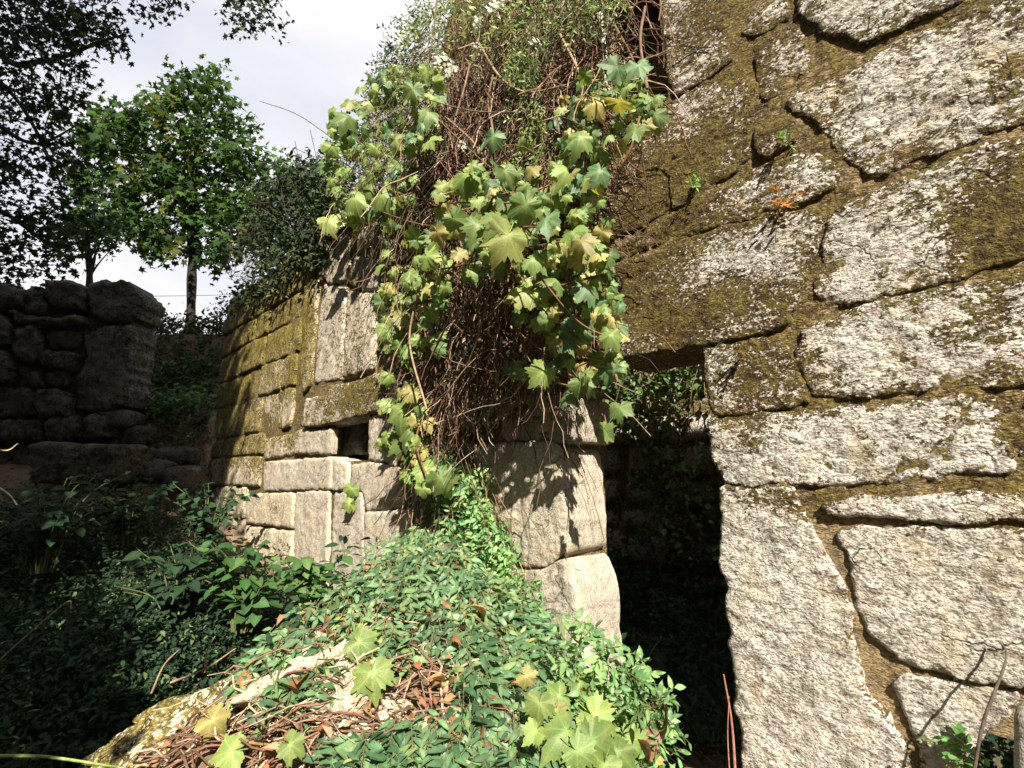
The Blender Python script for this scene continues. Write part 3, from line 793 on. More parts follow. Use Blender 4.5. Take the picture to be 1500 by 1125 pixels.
# ------------------------------------------------------------------ leaf shapes
def grape_leaf(seed=0, cup=0.18, fold=0.22):
    r_ = np.random.default_rng(seed)
    n = 66; th = np.linspace(-math.pi, math.pi, n, endpoint=False)
    lobes = [(0, 0.42, 0.36), (0.98, 0.32, 0.33), (-0.98, 0.32, 0.33), (1.9, 0.20, 0.36), (-1.9, 0.20, 0.36)]
    rad = np.full(n, 0.60)
    for (a, A, w) in lobes:
        a2 = a + r_.uniform(-0.06, 0.06); A2 = A * r_.uniform(0.85, 1.12)
        rad = rad + A2 * np.exp(-np.abs((th - a2) / w) ** 1.7)
    rad *= 1 - 0.80 * np.exp(-((np.abs(th) - math.pi) / 0.27) ** 2)
    rad *= 1 + 0.075 * np.where(np.arange(n) % 3 == 0, 1, -0.5) * (np.abs(th) < 2.8)
    rings = [0.0, 0.3, 0.62, 0.85, 1.0]
    vein = np.zeros(n)
    bend = [r_.uniform(0.1, 0.55), r_.uniform(-.35, .35), r_.uniform(-.25, .25), 0.07, r_.uniform(0, 6)]
    rad = rad * (1 + 0.07 * r_.normal(size=n) * (np.abs(th) < 2.7))
    for (a, A, w) in lobes: vein = np.maximum(vein, np.exp(-((th - a) / 0.07) ** 2))
    V = [(0, 0, 0)]; sh = [1.5]
    for q in rings[1:]:
        x = np.sin(th) * rad * q; y = np.cos(th) * rad * q
        rr = rad * q
        z = -cup * rr ** 2 - fold * np.abs(x) * 0.5 + 0.035 * np.sin(3 * th + seed) * q * 2 - 0.03 * vein * q + 0.03 * np.sin(7 * th + seed * 2) * q ** 2
        z = z - bend[0] * np.maximum(y, 0) ** 2 + bend[1] * x * y + bend[2] * x * np.abs(x) + bend[3] * np.sin(5 * th + bend[4]) * q ** 3
        V += list(zip(x, y, z)); sh += list(0.92 + 0.5 * vein * (1 - 0.5 * q) - 0.06 * q + 0.10 * (q > 0.9))
    F = []
    for i in range(n): F.append((0, 1 + (i + 1) % n, 1 + i))
    for k in range(len(rings) - 2):
        a = 1 + k * n; b = a + n
        for i in range(n):
            j = (i + 1) % n
            F += [(a + i, a + j, b + j), (a + i, b + j, b + i)]
    # leaf stalk running back from the notch
    b = len(V)
    for t_ in (0, 1, 2, 3):
        y = -t_ * 0.28; z = -0.05 - 0.12 * t_ ** 1.4 * 0.5
        V += [(-0.018, y, z), (0.018, y, z), (0, y, z - 0.03)]; sh += [1.25] * 3
    for t_ in range(3):
        a = b + 3 * t_
        for q in range(3):
            q2 = (q + 1) % 3
            F += [(a + q, a + q2, a + 3 + q2), (a + q, a + 3 + q2, a + 3 + q)]
    V = np.array(V); sh = np.array(sh)[:, None] * np.ones(3)
    F = np.array(F); F[:, [1, 2]] = F[:, [2, 1]]
    return V, F, sh
def oval_leaf(w=0.26, seg=4, droop=0.25, fold=0.12, twist=0.0):
    t_ = np.linspace(0, 1, seg + 1)
    ww = w * np.sin(np.pi * np.clip(t_, 0, 1) ** 0.8) ** 0.9
    V = []; sh = []
    for i in range(seg + 1):
        z = -droop * t_[i] ** 2
        tw = twist * t_[i]
        for s_ in (-1, 0, 1):
            V.append((s_ * ww[i] * math.cos(tw), t_[i], z + fold * ww[i] * abs(s_) * 2 + s_ * ww[i] * math.sin(tw))); sh.append(1.25 if s_ == 0 else 0.95)
    F = []
    for i in range(seg):
        for s_ in (0, 1):
            a = i * 3 + s_
            F += [(a, a + 1, a + 4), (a, a + 4, a + 3)]
    return np.array(V), np.array(F), np.array(sh)[:, None] * np.ones(3)
def star_leaf(cup=0.15):
    """small maple or oak leaf with five points"""
    th = np.array([0, 0.42, 0.85, 1.35, 1.8, 2.5, 3.14, -2.5, -1.8, -1.35, -0.85, -0.42])
    rd = np.array([1.0, 0.48, 0.85, 0.42, 0.62, 0.35, 0.12, 0.35, 0.62, 0.42, 0.85, 0.48])
    V = [(0, 0, 0)] + [(math.sin(a) * r, math.cos(a) * r, -cup * r * r - 0.08 * abs(math.sin(a))) for a, r in zip(th, rd)]
    n = len(th); F = [(0, 1 + (i + 1) % n, 1 + i) for i in range(n)]
    return np.array(V) * 0.62 + np.array([0, 0.3, 0]), np.array(F), np.ones((n + 1, 3))
def rot_rand(n, g=rng):
    return norm(g.normal(size=(n, 3)))

T_OV = oval_leaf(0.22, 4, 0.22)
T_OVW = oval_leaf(0.33, 4, 0.25)
T_LAN = oval_leaf(0.15, 3, 0.3)
T_STAR = star_leaf()
TOCAM = lambda P: norm(-P)
SUNB = -np.array(SUNV)

def pick(colors, n, g=rng, jit=0.18, bright=1.0):
    c = np.array([x[:3] for x in colors]); w = np.array([x[3] for x in colors], float); w /= w.sum()
    k = g.choice(len(c), n, p=w)
    return np.clip(c[k] * bright * (1 + (g.random((n, 1)) - 0.5) * 2 * jit) * (1 + (g.random((n, 3)) - 0.5) * 0.12), 0, 1)

# ------------------------------------------------------------------ grape vine with its single leaves
GREEN = [(0.16, 0.25, 0.07), (0.21, 0.30, 0.08), (0.10, 0.195, 0.085), (0.36, 0.32, 0.11), (0.27, 0.32, 0.10), (0.09, 0.175, 0.05)]
GV = []; GVD = []
M['grape'] = leaf_mat('grape', trans=0.35, spots=True)
for ci, c in enumerate(GREEN):
    for k in range(3):
        V_, F_, sh_ = grape_leaf(ci * 3 + k, cup=[0.15, 0.3, 0.05][k], fold=[0.25, 0.5, 0.35][k])
        colr = np.clip(np.array(c) * sh_, 0, 1)
        if ci in (3, 4):      # autumn edge: tan margins
            rr = np.linalg.norm(V_[:, :2], axis=1)[:, None]
            colr = colr * (1 - 0.35 * sstep(0.6, 1.0, rr)) + np.array([0.38, 0.26, 0.09]) * 0.35 * sstep(0.6, 1.0, rr)
        GVD.append((V_, F_, colr)); GV.append(mesh_np('leaf', V_, F_, M['grape'], colr))
def place_leaf(me, P, N, T, size, parent, name='leaf'):
    B = basis(np.array([N], float), np.array([T], float))[0]
    o = bpy.data.objects.new(name, me)
    m = Matrix([[*(B[0] * size), P[0]], [*(B[1] * size), P[1]], [*(B[2] * size), P[2]], [0, 0, 0, 1]])
    COL.objects.link(o); o.parent = parent; o.matrix_local = m
    return o
vine = empty('grape_vine', (0, 0, 0), label='leafy grape vine with green and yellowing lobed leaves draped over the wall beside the doorway', cat='vine')
LEAVES = []   # px, py, size_px, colour row or -1, off
keyl = [(722,200,46,2),(683,255,62,0),(745,345,82,4),(732,318,60,1),(775,428,56,4),(597,520,58,1),(590,600,60,1),(600,628,48,0),(645,700,52,0),(622,686,44,1),(588,650,40,0),
 (795,545,50,1),(852,560,50,0),(885,630,44,0),(908,597,42,0),(893,540,44,2),(482,323,44,4),(850,352,56,3),(960,168,44,0),(905,100,52,2),(935,95,48,2),(770,300,62,0),(800,320,56,2),(838,340,50,0),
 (700,330,52,1),(665,320,46,0),(640,340,40,3),(615,105,44,1),(605,130,44,0),(545,130,34,1),(508,170,46,0),(560,110,44,2),(520,290,50,1),(560,285,54,1),(585,300,50,3),(630,205,42,1),(628,165,40,0),
 (870,150,50,3),(905,150,50,3),(850,200,52,0),(880,250,44,2),(930,190,46,0),(830,250,48,1),(780,380,44,0),(610,350,46,0),(625,375,42,1),(690,395,40,0),(672,370,34,3),(630,455,34,1),(590,465,34,3),
 (860,420,50,2),(815,410,50,0),(870,460,44,3),(850,480,44,2),(895,490,40,0),(830,500,40,2),(800,470,36,0),(740,250,40,0),(600,400,40,1),(652,420,30,1),(745,290,50,0)]
for (px, py, s, c) in keyl: LEAVES.append((px, py, s, c, random.uniform(0.34, 0.5)))
regs = [([(480,160),(560,100),(640,90),(650,180),(610,240),(600,330),(490,330),(474,250)], 170, 29, [0, 1, 0, 4, 5, 2, 1]),
        ([(560,330),(650,330),(660,420),(640,520),(570,520),(555,420)], 95, 28, [0, 1, 3, 5, 1, 0]),
        ([(640,240),(850,240),(900,330),(880,390),(720,400),(640,330)], 130, 34, [0, 1, 3, 4, 2, 5, 1]),
        ([(820,140),(880,90),(950,100),(975,170),(900,230),(870,320),(830,320),(800,220)], 100, 31, [0, 1, 2, 0, 5, 3]),
        ([(760,380),(890,350),(915,480),(910,540),(850,560),(800,500),(740,460)], 115, 31, [0, 1, 3, 2, 5, 0]),
        ([(560,540),(620,560),(650,700),(620,720),(560,680)], 40, 30, [0, 1, 1, 3]),
        ([(650,200),(800,140),(830,230),(700,280)], 4, 34, [0, 2]),
        
        ([(720,530),(880,520),(880,580),(760,580)], 6, 34, [0, 2])]
for poly, n, s, cs in regs:
    for q in sample_poly(poly, n):
        LEAVES.append((q[0], q[1], s * random.uniform(0.6, 1.15), random.choice(cs), random.uniform(0.16, 0.42)))
# strays low on the mound and by the window
strays = [(545,985,60,1),(525,940,50,0),(310,1055,44,3),(340,1100,50,1),(425,1090,40,1),(830,1070,66,0),(870,1050,60,1),(905,1100,54,0),(955,1110,40,3),(790,1030,46,1),(850,1000,40,1),(815,1040,34,3),(865,1085,62,0),(845,1100,50,0),(820,1020,40,0),(770,990,30,3),(920,1085,50,0),(785,1070,36,1),(885,1120,50,1),(20,1100,30,0),(515,715,26,1),(512,738,24,1)]
root_pts = []; MORE = []
LEAVES = LEAVES[:len(keyl)] + sorted(LEAVES[len(keyl):], key=lambda q: -q[2])
for i, (px, py, s, c, off) in enumerate(LEAVES):
    bulge = 0.10 + 0.22 * math.exp(-((px - 720) / 130) ** 2 - ((py - 300) / 200) ** 2)
    if px < 600: off = off * 0.5
    elif py > 380: off = off * 0.65
    P = on_wall(px, py, off + bulge)
    size = s / 750.0 * P[1] * 0.58
    N = 0.55 * norm(-P) + 0.50 * SUNB - 0.45 * EY + rng.normal(size=3) * 0.48
    T = np.array([rng.normal() * 0.55, rng.normal() * 0.3, -1.0])
    k_ = (c % 6) * 3 + random.randrange(3)
    if i < 290: place_leaf(GV[k_], P, N, T, size, vine)
    else: MORE.append((k_, P, basis(N[None], T[None])[0], size))
    root_pts.append(P)
root_pts = np.array(root_pts)
VV_, FF_, CC_, b0 = [], [], [], 0
for k_, P, B_, sz in MORE:
    V_, F_, C_ = GVD[k_]
    VV_.append(V_ @ B_.T * sz + P); FF_.append(F_ + b0); CC_.append(C_); b0 += len(V_)
link('small_leaves', mesh_np('small_leaves', np.vstack(VV_), np.vstack(FF_), M['grape'], np.vstack(CC_)), vine, kind='stuff')
# woody vine stems
stem_paths = []; stem_r = []; stem_c = []
for i in range(46):
    j = rng.integers(len(root_pts)); k = rng.integers(len(root_pts))
    a, b = root_pts[j], root_pts[k]
    if abs(a[2] - b[2]) > 1.3 or np.linalg.norm(a - b) < 0.25: continue
    mid = (a + b) / 2 + np.array([rng.normal() * .08, 0.05, -0.12 + rng.normal() * .08])
    stem_paths.append(bez([a + [0, 0.03, -0.02], mid, b + [0, 0.03, -0.02]], 8)); stem_r.append(rng.uniform(0.003, 0.006)); stem_c.append((0.17, 0.085, 0.05) if rng.random() < .5 else (0.14, 0.10, 0.055))
for pts, r in (([(668,60),(640,220),(655,330),(622,470),(640,560),(610,640),(625,700)], 0.007), ([(880,0),(935,110),(930,200),(890,280),(830,400),(880,480),(905,560)], 0.006), ([(700,120),(760,300),(740,450),(800,520),(850,560)], 0.006), ([(640,180),(560,250),(500,300),(480,320)], 0.004),
               ([(640,370),(700,450),(690,520)], 0.005), ([(850,520),(880,590),(888,620)], 0.003)):
    stem_paths.append(bez([on_wall(x, y, 0.30 + random.uniform(-0.04, 0.08)) for x, y in pts], 8)); stem_r.append(r); stem_c.append((0.16, 0.085, 0.05))
tubes('stem', stem_paths, stem_r, M['stem'], np.array(stem_c), vine, sides=5, kind='stuff')

vine2 = empty('ground_vine', tuple(at_y(840, 1090, 1.9)), label='trailing grape vine shoots with bright yellow-green leaves on the rubble mound', cat='vine')
# place strays on the terrain by marching the ray
def hit_ground(px, py, lift=0.0, tmin=0.8, tmax=14):
    px = np.atleast_1d(np.asarray(px, float)); py = np.atleast_1d(np.asarray(py, float))
    d = ray(px, py); t = np.full(len(px), tmin); done = np.zeros(len(px), bool)
    for _ in range(420):
        p = d * t[:, None]
        hit = p[:, 2] < ground(p[:, 0], p[:, 1]) + lift
        done |= hit
        t = np.where(done, t, t * 1.0075)
        if done.all(): break
    return d * t[:, None], done & (t < tmax)
def tri_normal(P, e=0.04):
    x, y = P[:, 0], P[:, 1]
    gx_ = (ground(x + e, y) - ground(x - e, y)) / (2 * e); gy_ = (ground(x, y + e) - ground(x, y - e)) / (2 * e)
    return norm(np.stack([-gx_, -gy_, np.ones(len(x))], -1))
v2loc = np.array(vine2.location)
for (px, py, s, c) in strays:
    if py < 800: P = on_wall(px, py, 0.06)
    else:
        Pg, ok = hit_ground([px], [py], 0.24 if px > 700 else 0.15); P = Pg[0]
    N = 0.6 * norm(-P) + 0.8 * SUNB + rng.normal(size=3) * 0.25
    T = np.array([rng.normal(), rng.normal() * 0.5 - 0.4, -0.6])
    place_leaf(GV[c * 3 + random.randrange(3)], P - v2loc, N, T, s / 750 * P[1] * 0.6, vine2)
tubes('stem', [bez([hit_ground([x], [y], 0.08)[0][0] - v2loc for x, y in pp], 6) for pp in ([(770,960),(810,1030),(850,1080),(910,1110)], [(500,900),(530,950),(548,990),(540,1040)], [(300,1040),(330,1080),(430,1095)])],
      [0.004] * 3, M['stem'], np.array([(0.25, 0.14, 0.06)] * 3), vine2, sides=5, kind='stuff')

# ------------------------------------------------------------------ dry tangle of dead stems
tang = empty('dead_creeper', (0, 0, 0), label='thick brown tangle of dead creeper stems hanging on the wall behind the grape leaves', cat='creeper')
def tangle(poly, n, off0, off1, length, cols, rad=(0.0012, 0.0032), name='dry_stem', seg=9, hang=0.7, wander=0.35, g=np.random.default_rng(11), parent=tang):
    q = sample_poly(poly, n, g)
    P0 = on_wall(q[:, 0], q[:, 1], g.uniform(off0, off1, n))
    paths = []; rr = []; cc_ = []
    cidx = g.integers(len(cols), size=n)
    for i in range(n):
        Lh = length * g.uniform(0.4, 1.3)
        d = np.array([g.normal() * 0.6, 0, 0]) @ np.diag([1, 1, 1])
        dirv = EX * g.normal() * 0.6 + EY * g.normal() * 0.15 + np.array([0, 0, -hang])
        p = P0[i].copy(); pts = [p.copy()]
        for k in range(seg):
            dirv = dirv + (EX * g.normal() + EY * g.normal() * 0.4 + np.array([0, 0, g.normal() * 0.8])) * wander
            dirv = dirv / np.linalg.norm(dirv)
            dirv[2] -= 0.10
            p = p + dirv * Lh / seg
            s_ = (p[0] + p[1] - CW) * S2
            if s_ > -0.02: p = p - EY * (s_ + 0.02)
            pts.append(p.copy())
        paths.append(np.array(pts)); rr.append(g.uniform(*rad)); cc_.append(np.array(cols[cidx[i]]) * g.uniform(0.6, 1.3))
    tubes(name, paths, rr, M['stem'], np.array(cc_), parent, sides=3, kind='stuff')
BR = [(0.17, 0.10, 0.065), (0.11, 0.065, 0.04), (0.28, 0.20, 0.13), (0.07, 0.042, 0.027), (0.17, 0.085, 0.055), (0.38, 0.29, 0.20)]
MASS = [(600,60),(650,0),(720,-90),(925,-90),(905,60),(880,160),(862,260),(860,330),(850,430),(840,520),(760,560),(680,560),(600,520),(565,440),(560,340),(490,300),(500,230),(560,140)]
tangle(MASS, 2300, 0.02, 0.30, 0.55, BR)
tangle([(620,70),(900,60),(860,240),(640,300),(600,200)], 900, 0.2, 0.42, 0.5, BR, rad=(0.0015, 0.004))
tangle([(570,420),(700,420),(690,640),(640,760),(600,780),(600,600)], 420, 0.03, 0.25, 0.5, BR)
tangle([(600,640),(700,640),(760,800),(820,960),(780,980),(700,860),(620,800)], 190, 0.02, 0.14, 0.4, [(0.36, 0.25, 0.15), (0.24, 0.13, 0.07), (0.2, 0.12, 0.07)])
# dry grey-brown litter leaves caught in the tangle
g5 = np.random.default_rng(5)
q = sample_poly(MASS, 5200, g5); P = on_wall(q[:, 0], q[:, 1], g5.uniform(0.03, 0.34, len(q)))
scatter('dry_leaf_litter', oval_leaf(0.2, 2, 0.4), basis(rot_rand(len(P), g5) * 0.8 + TOCAM(P), rot_rand(len(P), g5) + [0, 0, -0.6]), P, g5.uniform(0.018, 0.045, len(P)),
        pick([(0.14, 0.08, 0.045, 4), (0.22, 0.14, 0.08, 3), (0.30, 0.22, 0.14, 1.3), (0.09, 0.055, 0.03, 3), (0.07, 0.10, 0.03, 1.5)], len(P), g5, 0.3), M['leaf_dark'], tang, kind='stuff')

# thicker hanging stems one can pick out
for k, pts in enumerate([[(715,20),(690,90),(680,130),(668,170)], [(722,110),(715,150),(722,200),(710,240)], [(820,50),(850,110),(852,140),(845,190)], [(640,0),(628,90),(600,170)], [(700,60),(730,110),(770,135),(830,125)], [(645,165),(690,205),(705,230)], [(625,600),(600,500),(615,420)], [(945,10),(938,60),(948,130)]]):
    tubes('hanging_stem', [bez([on_wall(x, y, 0.44) for x, y in pts], 8)], [0.0065], M['stem'], np.array([[(0.28, 0.20, 0.13), (0.2, 0.13, 0.085)][k % 2]]), tang, sides=6)

# ------------------------------------------------------------------ jasmine on top: thin sprays with white flowers
jas = empty('jasmine_bush', (0, 0, 0), label='feathery jasmine with small white flowers spilling over the top of the wall', cat='bush')
def sprays(name, P0, D0_, n_leaf, length, lsize, templ, cols, mat, parent, g, spread=1.0, face=None, sag=0.25, stemcol=(0.14, 0.12, 0.05), stem_r=0.0016, opp=True, part_n=0, flat=0.5, bright=1.0):
    """short leafy shoots: a stem and leaves in pairs"""
    n = len(P0)
    t_ = np.linspace(0.15, 1, n_leaf)
    Lh = length * g.uniform(0.6, 1.3, n)
    D = norm(D0_)
    c = P0[:, None] + D[:, None] * (t_[None, :, None] * Lh[:, None, None])
    c[..., 2] -= sag * (t_[None] ** 2) * Lh[:, None]
    side = norm(np.cross(D, (face if face is not None else np.broadcast_to([0, 0, 1.0], D.shape)) + g.normal(size=D.shape) * 0.3))
    sg = np.where(np.arange(n_leaf) % 2 == 0, 1.0, -1.0)
    T = side[:, None] * sg[None, :, None] * spread + D[:, None] * 0.7 + g.normal(size=(n, n_leaf, 3)) * 0.22
    Nn = np.cross(side, D)
    Nn = Nn * np.sign((Nn * (face if face is not None else np.array([0, 0, 1.0]))).sum(-1, keepdims=True) + 1e-6)
    Nn = Nn[:, None] + g.normal(size=(n, n_leaf, 3)) * flat
    P = c.reshape(-1, 3); B = basis(Nn.reshape(-1, 3), T.reshape(-1, 3))
    C = np.repeat(pick(cols, n, g, 0.2, bright), n_leaf, 0) * (1 + (g.random((n * n_leaf, 1)) - 0.5) * 0.3)
    S = lsize * g.uniform(0.65, 1.25, len(P))
    if part_n:
        ordr = np.argsort(-S / P[:, 1])
        # the leaves that show largest become parts of their own
        sel = ordr[:part_n]; rest = ordr[part_n:]
        V, F, sh = templ
        variants = []
        for cc_ in pick(cols, 8, g, 0.15, bright): variants.append(mesh_np('leaf', V, F, mat, np.clip(sh * cc_, 0, 1)))
        pl = np.array(parent.location)
        for i in sel:
            o = bpy.data.objects.new('leaf', variants[int(g.integers(8))]); COL.objects.link(o); o.parent = parent
            b = B[i] * S[i]; q_ = P[i] - pl
            o.matrix_local = Matrix([[*b[0], q_[0]], [*b[1], q_[1]], [*b[2], q_[2]], [0, 0, 0, 1]])
        B, P, S, C = B[rest], P[rest], S[rest], C[rest]
    pl = np.array(parent.location) if parent is not None else np.zeros(3)
    if len(P): scatter(name, templ, B, P - pl, S, C, mat, parent, kind='stuff')
    if stem_r:
        # stems as thin three-sided tubes
        m = 4; tt = np.linspace(0, 1, m)
        pp = P0[:, None] + D[:, None] * (tt[None, :, None] * Lh[:, None, None]); pp[..., 2] -= sag * tt[None] ** 2 * Lh[:, None]
        tubes('stem', list(pp - pl), [stem_r] * n, M['stem'], np.tile(np.array([stemcol]), (n, 1)), parent, sides=3, kind='stuff')
g6 = np.random.default_rng(6)
JC = [(0.12, 0.20, 0.05, 3), (0.20, 0.28, 0.07, 3), (0.07, 0.12, 0.04, 2), (0.28, 0.32, 0.10, 1)]
def spray_on_wall(poly, n, off0, off1, dirn, nl, Lg, ls, templ, cols, mat, parent, g, **k):
    q = sample_poly(poly, n, g); P = on_wall(q[:, 0], q[:, 1], g.uniform(off0, off1, n))
    D = np.broadcast_to(dirn, P.shape) + g.normal(size=P.shape) * 0.45
    sprays('foliage', P, D, nl, Lg, ls, templ, cols, mat, parent, g, face=TOCAM(P) + SUNB * 0.7, **k)
spray_on_wall([(600,30),(640,-20),(700,-90),(925,-90),(910,30),(800,50),(780,90),(700,60),(640,90),(580,130)], 460, 0.15, 0.5, np.array([0, 0, -0.5]) - EY * 0.4, 8, 0.16, 0.034, T_LAN, JC, M['leaf'], jas, g6, sag=0.5)
spray_on_wall([(745,60),(790,60),(800,230),(770,240),(750,150)], 130, 0.3, 0.48, np.array([0, 0, -1.0]), 8, 0.16, 0.034, T_LAN, JC, M['leaf'], jas, g6, sag=0.3)
spray_on_wall([(520,230),(590,110),(640,100),(650,200),(620,330),(560,330),(500,300)], 420, 0.08, 0.3, np.array([0, 0, -0.8]), 8, 0.14, 0.034, T_LAN, [(0.10, 0.16, 0.05, 3), (0.16, 0.22, 0.08, 2)], M['leaf'], jas, g6)
# dark fine shoots standing against the sky
jsil = [(600,20),(575,50),(560,110),(530,160),(505,200),(480,240),(470,290),(510,300),(560,200),(610,100),(640,20)]
spray_on_wall(jsil, 330, 0.0, 0.22, np.array([-0.3, 0, 0.5]), 7, 0.15, 0.036, T_OV, [(0.05, 0.09, 0.035, 3), (0.09, 0.13, 0.05, 1)], M['leaf_dark'], jas, g6)
# flower heads
def flower():
    V = []; F = []; 
    for k in range(5):
        a = k * 2 * math.pi / 5; c, s_ = math.cos(a), math.sin(a); b = len(V)
        V += [(0, 0, 0), (c * .5 - s_ * .28, s_ * .5 + c * .28, .12), (c, s_, .02), (c * .5 + s_ * .28, s_ * .5 - c * .28, .12)]
        F += [(b, b + 3, b + 2), (b, b + 2, b + 1)]
    return np.array(V), np.array(F), np.ones((20, 3))
FL = flower()
fmesh = mesh_np('flower_head', *(lambda c: (c[0], c[1]))((lambda n: (
    np.vstack([FL[0] * 0.016 + g6.normal(size=3) * 0.022 for _ in range(n)]), np.vstack([FL[1] + 20 * i for i in range(n)])))(14)), M['petal'], np.full((280, 3), 0.78))
for (px, py, s) in [(690,12,1.0),(725,8,1.1),(735,2,.8),(678,28,.9),(662,98,.8),(650,85,1.0),(658,105,.8),(783,60,.6),(695,68,.5),(680,215,.6),(672,210,.5),(575,45,1.2),(590,52,1.0),(565,55,.9),(600,40,.9),(582,62,.8),(700,30,.7),(640,92,.7)]:
    o = link('flower_head', fmesh, jas, kind='stuff', loc=tuple(on_wall(px, py, 0.5 if px > 620 else 0.3))); o.scale = (s, s, s); o.rotation_euler = (random.uniform(0, 6), random.uniform(0, 6), 0)

# ------------------------------------------------------------------ pale dead branch and leaning poles in the gap
br = tubes('dead_branch', [bez([on_wall(x, y, 0.33) for x, y in ((880, 20), (884, 60), (888, 100), (886, 135))], 8)], [np.linspace(0.013, 0.010, 25)], M['stem'], np.array([[0.62, 0.55, 0.45]]), sides=8)
tag(br, 'pale bare upright branch standing among the dead creeper near the wall top', 'branch')
for k, (a, b) in enumerate((((868, 200), (972, 60)), ((880, 235), (985, 120)), ((872, 150), (965, 35)))):
    o = tubes('leaning_pole', [bez([on_wall(*a, -0.12), (on_wall(*a, -0.12) + on_wall(*b, -0.18)) / 2 + [0, 0, 0.01], on_wall(*b, -0.18)], 6)], [0.012], M['stem'], np.array([[0.13, 0.13, 0.06]]), sides=8)
    tag(o, ['mossy pole leaning in the dark gap, the middle one of three', 'mossy pole leaning in the dark gap, the lowest of three', 'mossy pole leaning in the dark gap, the highest of three'][k], 'pole')

# ------------------------------------------------------------------ creeper on the mound (blue-green sprigs)
g7 = np.random.default_rng(8)
CC = [(0.10, 0.20, 0.09, 4), (0.15, 0.26, 0.115, 4), (0.055, 0.12, 0.055, 3), (0.20, 0.30, 0.12, 2), (0.27, 0.31, 0.10, 0.6)]
cr_e = empty('green_creeper', tuple(at_y(640, 1000, 2.3)), label='dense blue-green small-leaved creeper covering the rubble mound below the pillar', cat='creeper')
def mound_region(poly, n, lift0, lift1, g):
    q = sample_poly(poly, n, g)
    P, ok = hit_ground(q[:, 0], q[:, 1], 0.0)
    P = P[ok]
    P[:, 2] += g.uniform(lift0, lift1, len(P))
    return P
MD = [(575,800),(640,790),(700,850),(780,900),(830,960),(900,960),(950,1010),(985,1060),(985,1180),(380,1180),(230,1180),(150,1110),(300,1090),(420,1060),(470,1040),(380,990),(400,930),(500,880)]
P = mound_region(MD, 3900, 0.02, 0.10, g7)
pxx = P[:, 0] / P[:, 1]; pzz = -P[:, 2] / P[:, 1]
bare = np.exp(-(((pxx + 0.50) / 0.22) ** 2 + ((pzz - 0.44) / 0.09) ** 2) * 1.1)
keep = fbm(P * 3.2, 3) > -0.15 + 0.65 * bare - 0.1 * (pxx > 0)
Px = mound_region([(580,800),(640,785),(720,860),(790,930),(700,930),(600,880)], 260, 0.03, 0.12, g7)
P = np.vstack([P[keep], Px])
NN = tri_normal(P)
down = norm(np.stack([NN[:, 0], NN[:, 1], 0 * NN[:, 0] - 0.55], -1)) 
D = down * 0.9 + g7.normal(size=P.shape) * 0.38 + TOCAM(P) * 0.55 + np.array([0, 0, -0.15])
sprays('foliage', P, D, 8, 0.14, 0.058, oval_leaf(0.18, 3, 0.35), CC, M['leaf'], cr_e, g7, face=NN * 0.4 + TOCAM(P) * 0.6 + SUNB * 1.0, part_n=300, sag=0.45, flat=0.42, spread=0.65)
# upper ivy-like part climbing along the pillar's left edge
q = sample_poly([(600,640),(660,650),(700,690),(735,760),(765,830),(800,900),(790,960),(700,900),(650,860),(580,860),(560,820),(600,770),(640,740)], 640, g7)
P = on_wall(q[:, 0], q[:, 1], g7.uniform(0.06, 0.22, len(q)))
D = np.array([0, 0, -0.7]) + g7.normal(size=P.shape) * 0.5
sprays('climbing_foliage', P, D, 7, 0.12, 0.048, oval_leaf(0.21, 3, 0.3), [(0.13, 0.27, 0.09, 4), (0.20, 0.34, 0.11, 3), (0.09, 0.19, 0.07, 2)], M['leaf'], cr_e, g7, face=TOCAM(P) + SUNB, sag=0.3)
# right tuft by the doorway
q = sample_poly([(835,940),(860,920),(890,960),(940,990),(985,1050),(990,1180),(880,1180),(830,1050)], 230, g7)
Pr = at_y(q[:, 0], q[:, 1], 2.02 + g7.uniform(-0.08, 0.08, len(q)))
sprays('tuft_foliage', Pr, np.array([0, 0, 0.2]) + g7.normal(size=Pr.shape) * 0.6, 7, 0.10, 0.042, oval_leaf(0.22, 3, 0.3), [(0.13, 0.25, 0.09, 4), (0.2, 0.33, 0.12, 2)], M['leaf'], cr_e, g7, face=TOCAM(Pr) + SUNB)
# dry stems and roots through the mound
pth = []; pr_ = []; pc = []
q = sample_poly([(240,1100),(400,990),(520,930),(640,900),(820,980),(960,1060),(960,1160),(300,1160)], 280, g7)
Pm, ok = hit_ground(q[:, 0], q[:, 1])
for p0 in Pm[ok]:
    d = norm(np.array([g7.normal(), g7.normal() * 0.7 - 0.4, 0])); Lg = g7.uniform(0.15, 0.5)
    xs = p0[None, :] + d[None] * np.linspace(0, Lg, 7)[:, None] + np.cumsum(g7.normal(size=(7, 3)) * 0.018, 0)
    xs[:, 2] = ground(xs[:, 0], xs[:, 1]) + 0.012 + np.abs(np.sin(np.linspace(0, 3.1, 7))) * g7.uniform(0, 0.07)
    pth.append(xs); pr_.append(g7.uniform(0.0015, 0.005)); pc.append(np.array(BR[g7.integers(6)]) * g7.uniform(0.8, 1.5))
ql = sample_poly(MD, 480, g7); Pl, okl = hit_ground(ql[:, 0], ql[:, 1]); Pl = Pl[okl] + g7.normal(size=(okl.sum(), 3)) * [0.03, 0.03, 0] ; Pl[:, 2] = ground(Pl[:, 0], Pl[:, 1]) + g7.uniform(0.01, 0.09, len(Pl))
lt = scatter('leaf_litter', oval_leaf(0.26, 3, 0.5, 0.4), basis(g7.normal(size=Pl.shape) * 0.6 + [0, -0.3, 0.8], g7.normal(size=Pl.shape)), Pl, g7.uniform(0.025, 0.06, len(Pl)),
             pick([(0.22, 0.13, 0.07, 3), (0.13, 0.075, 0.04, 3), (0.34, 0.25, 0.15, 2), (0.26, 0.10, 0.05, 1)], len(Pl), g7, 0.3), M['leaf_dark'], kind='stuff')
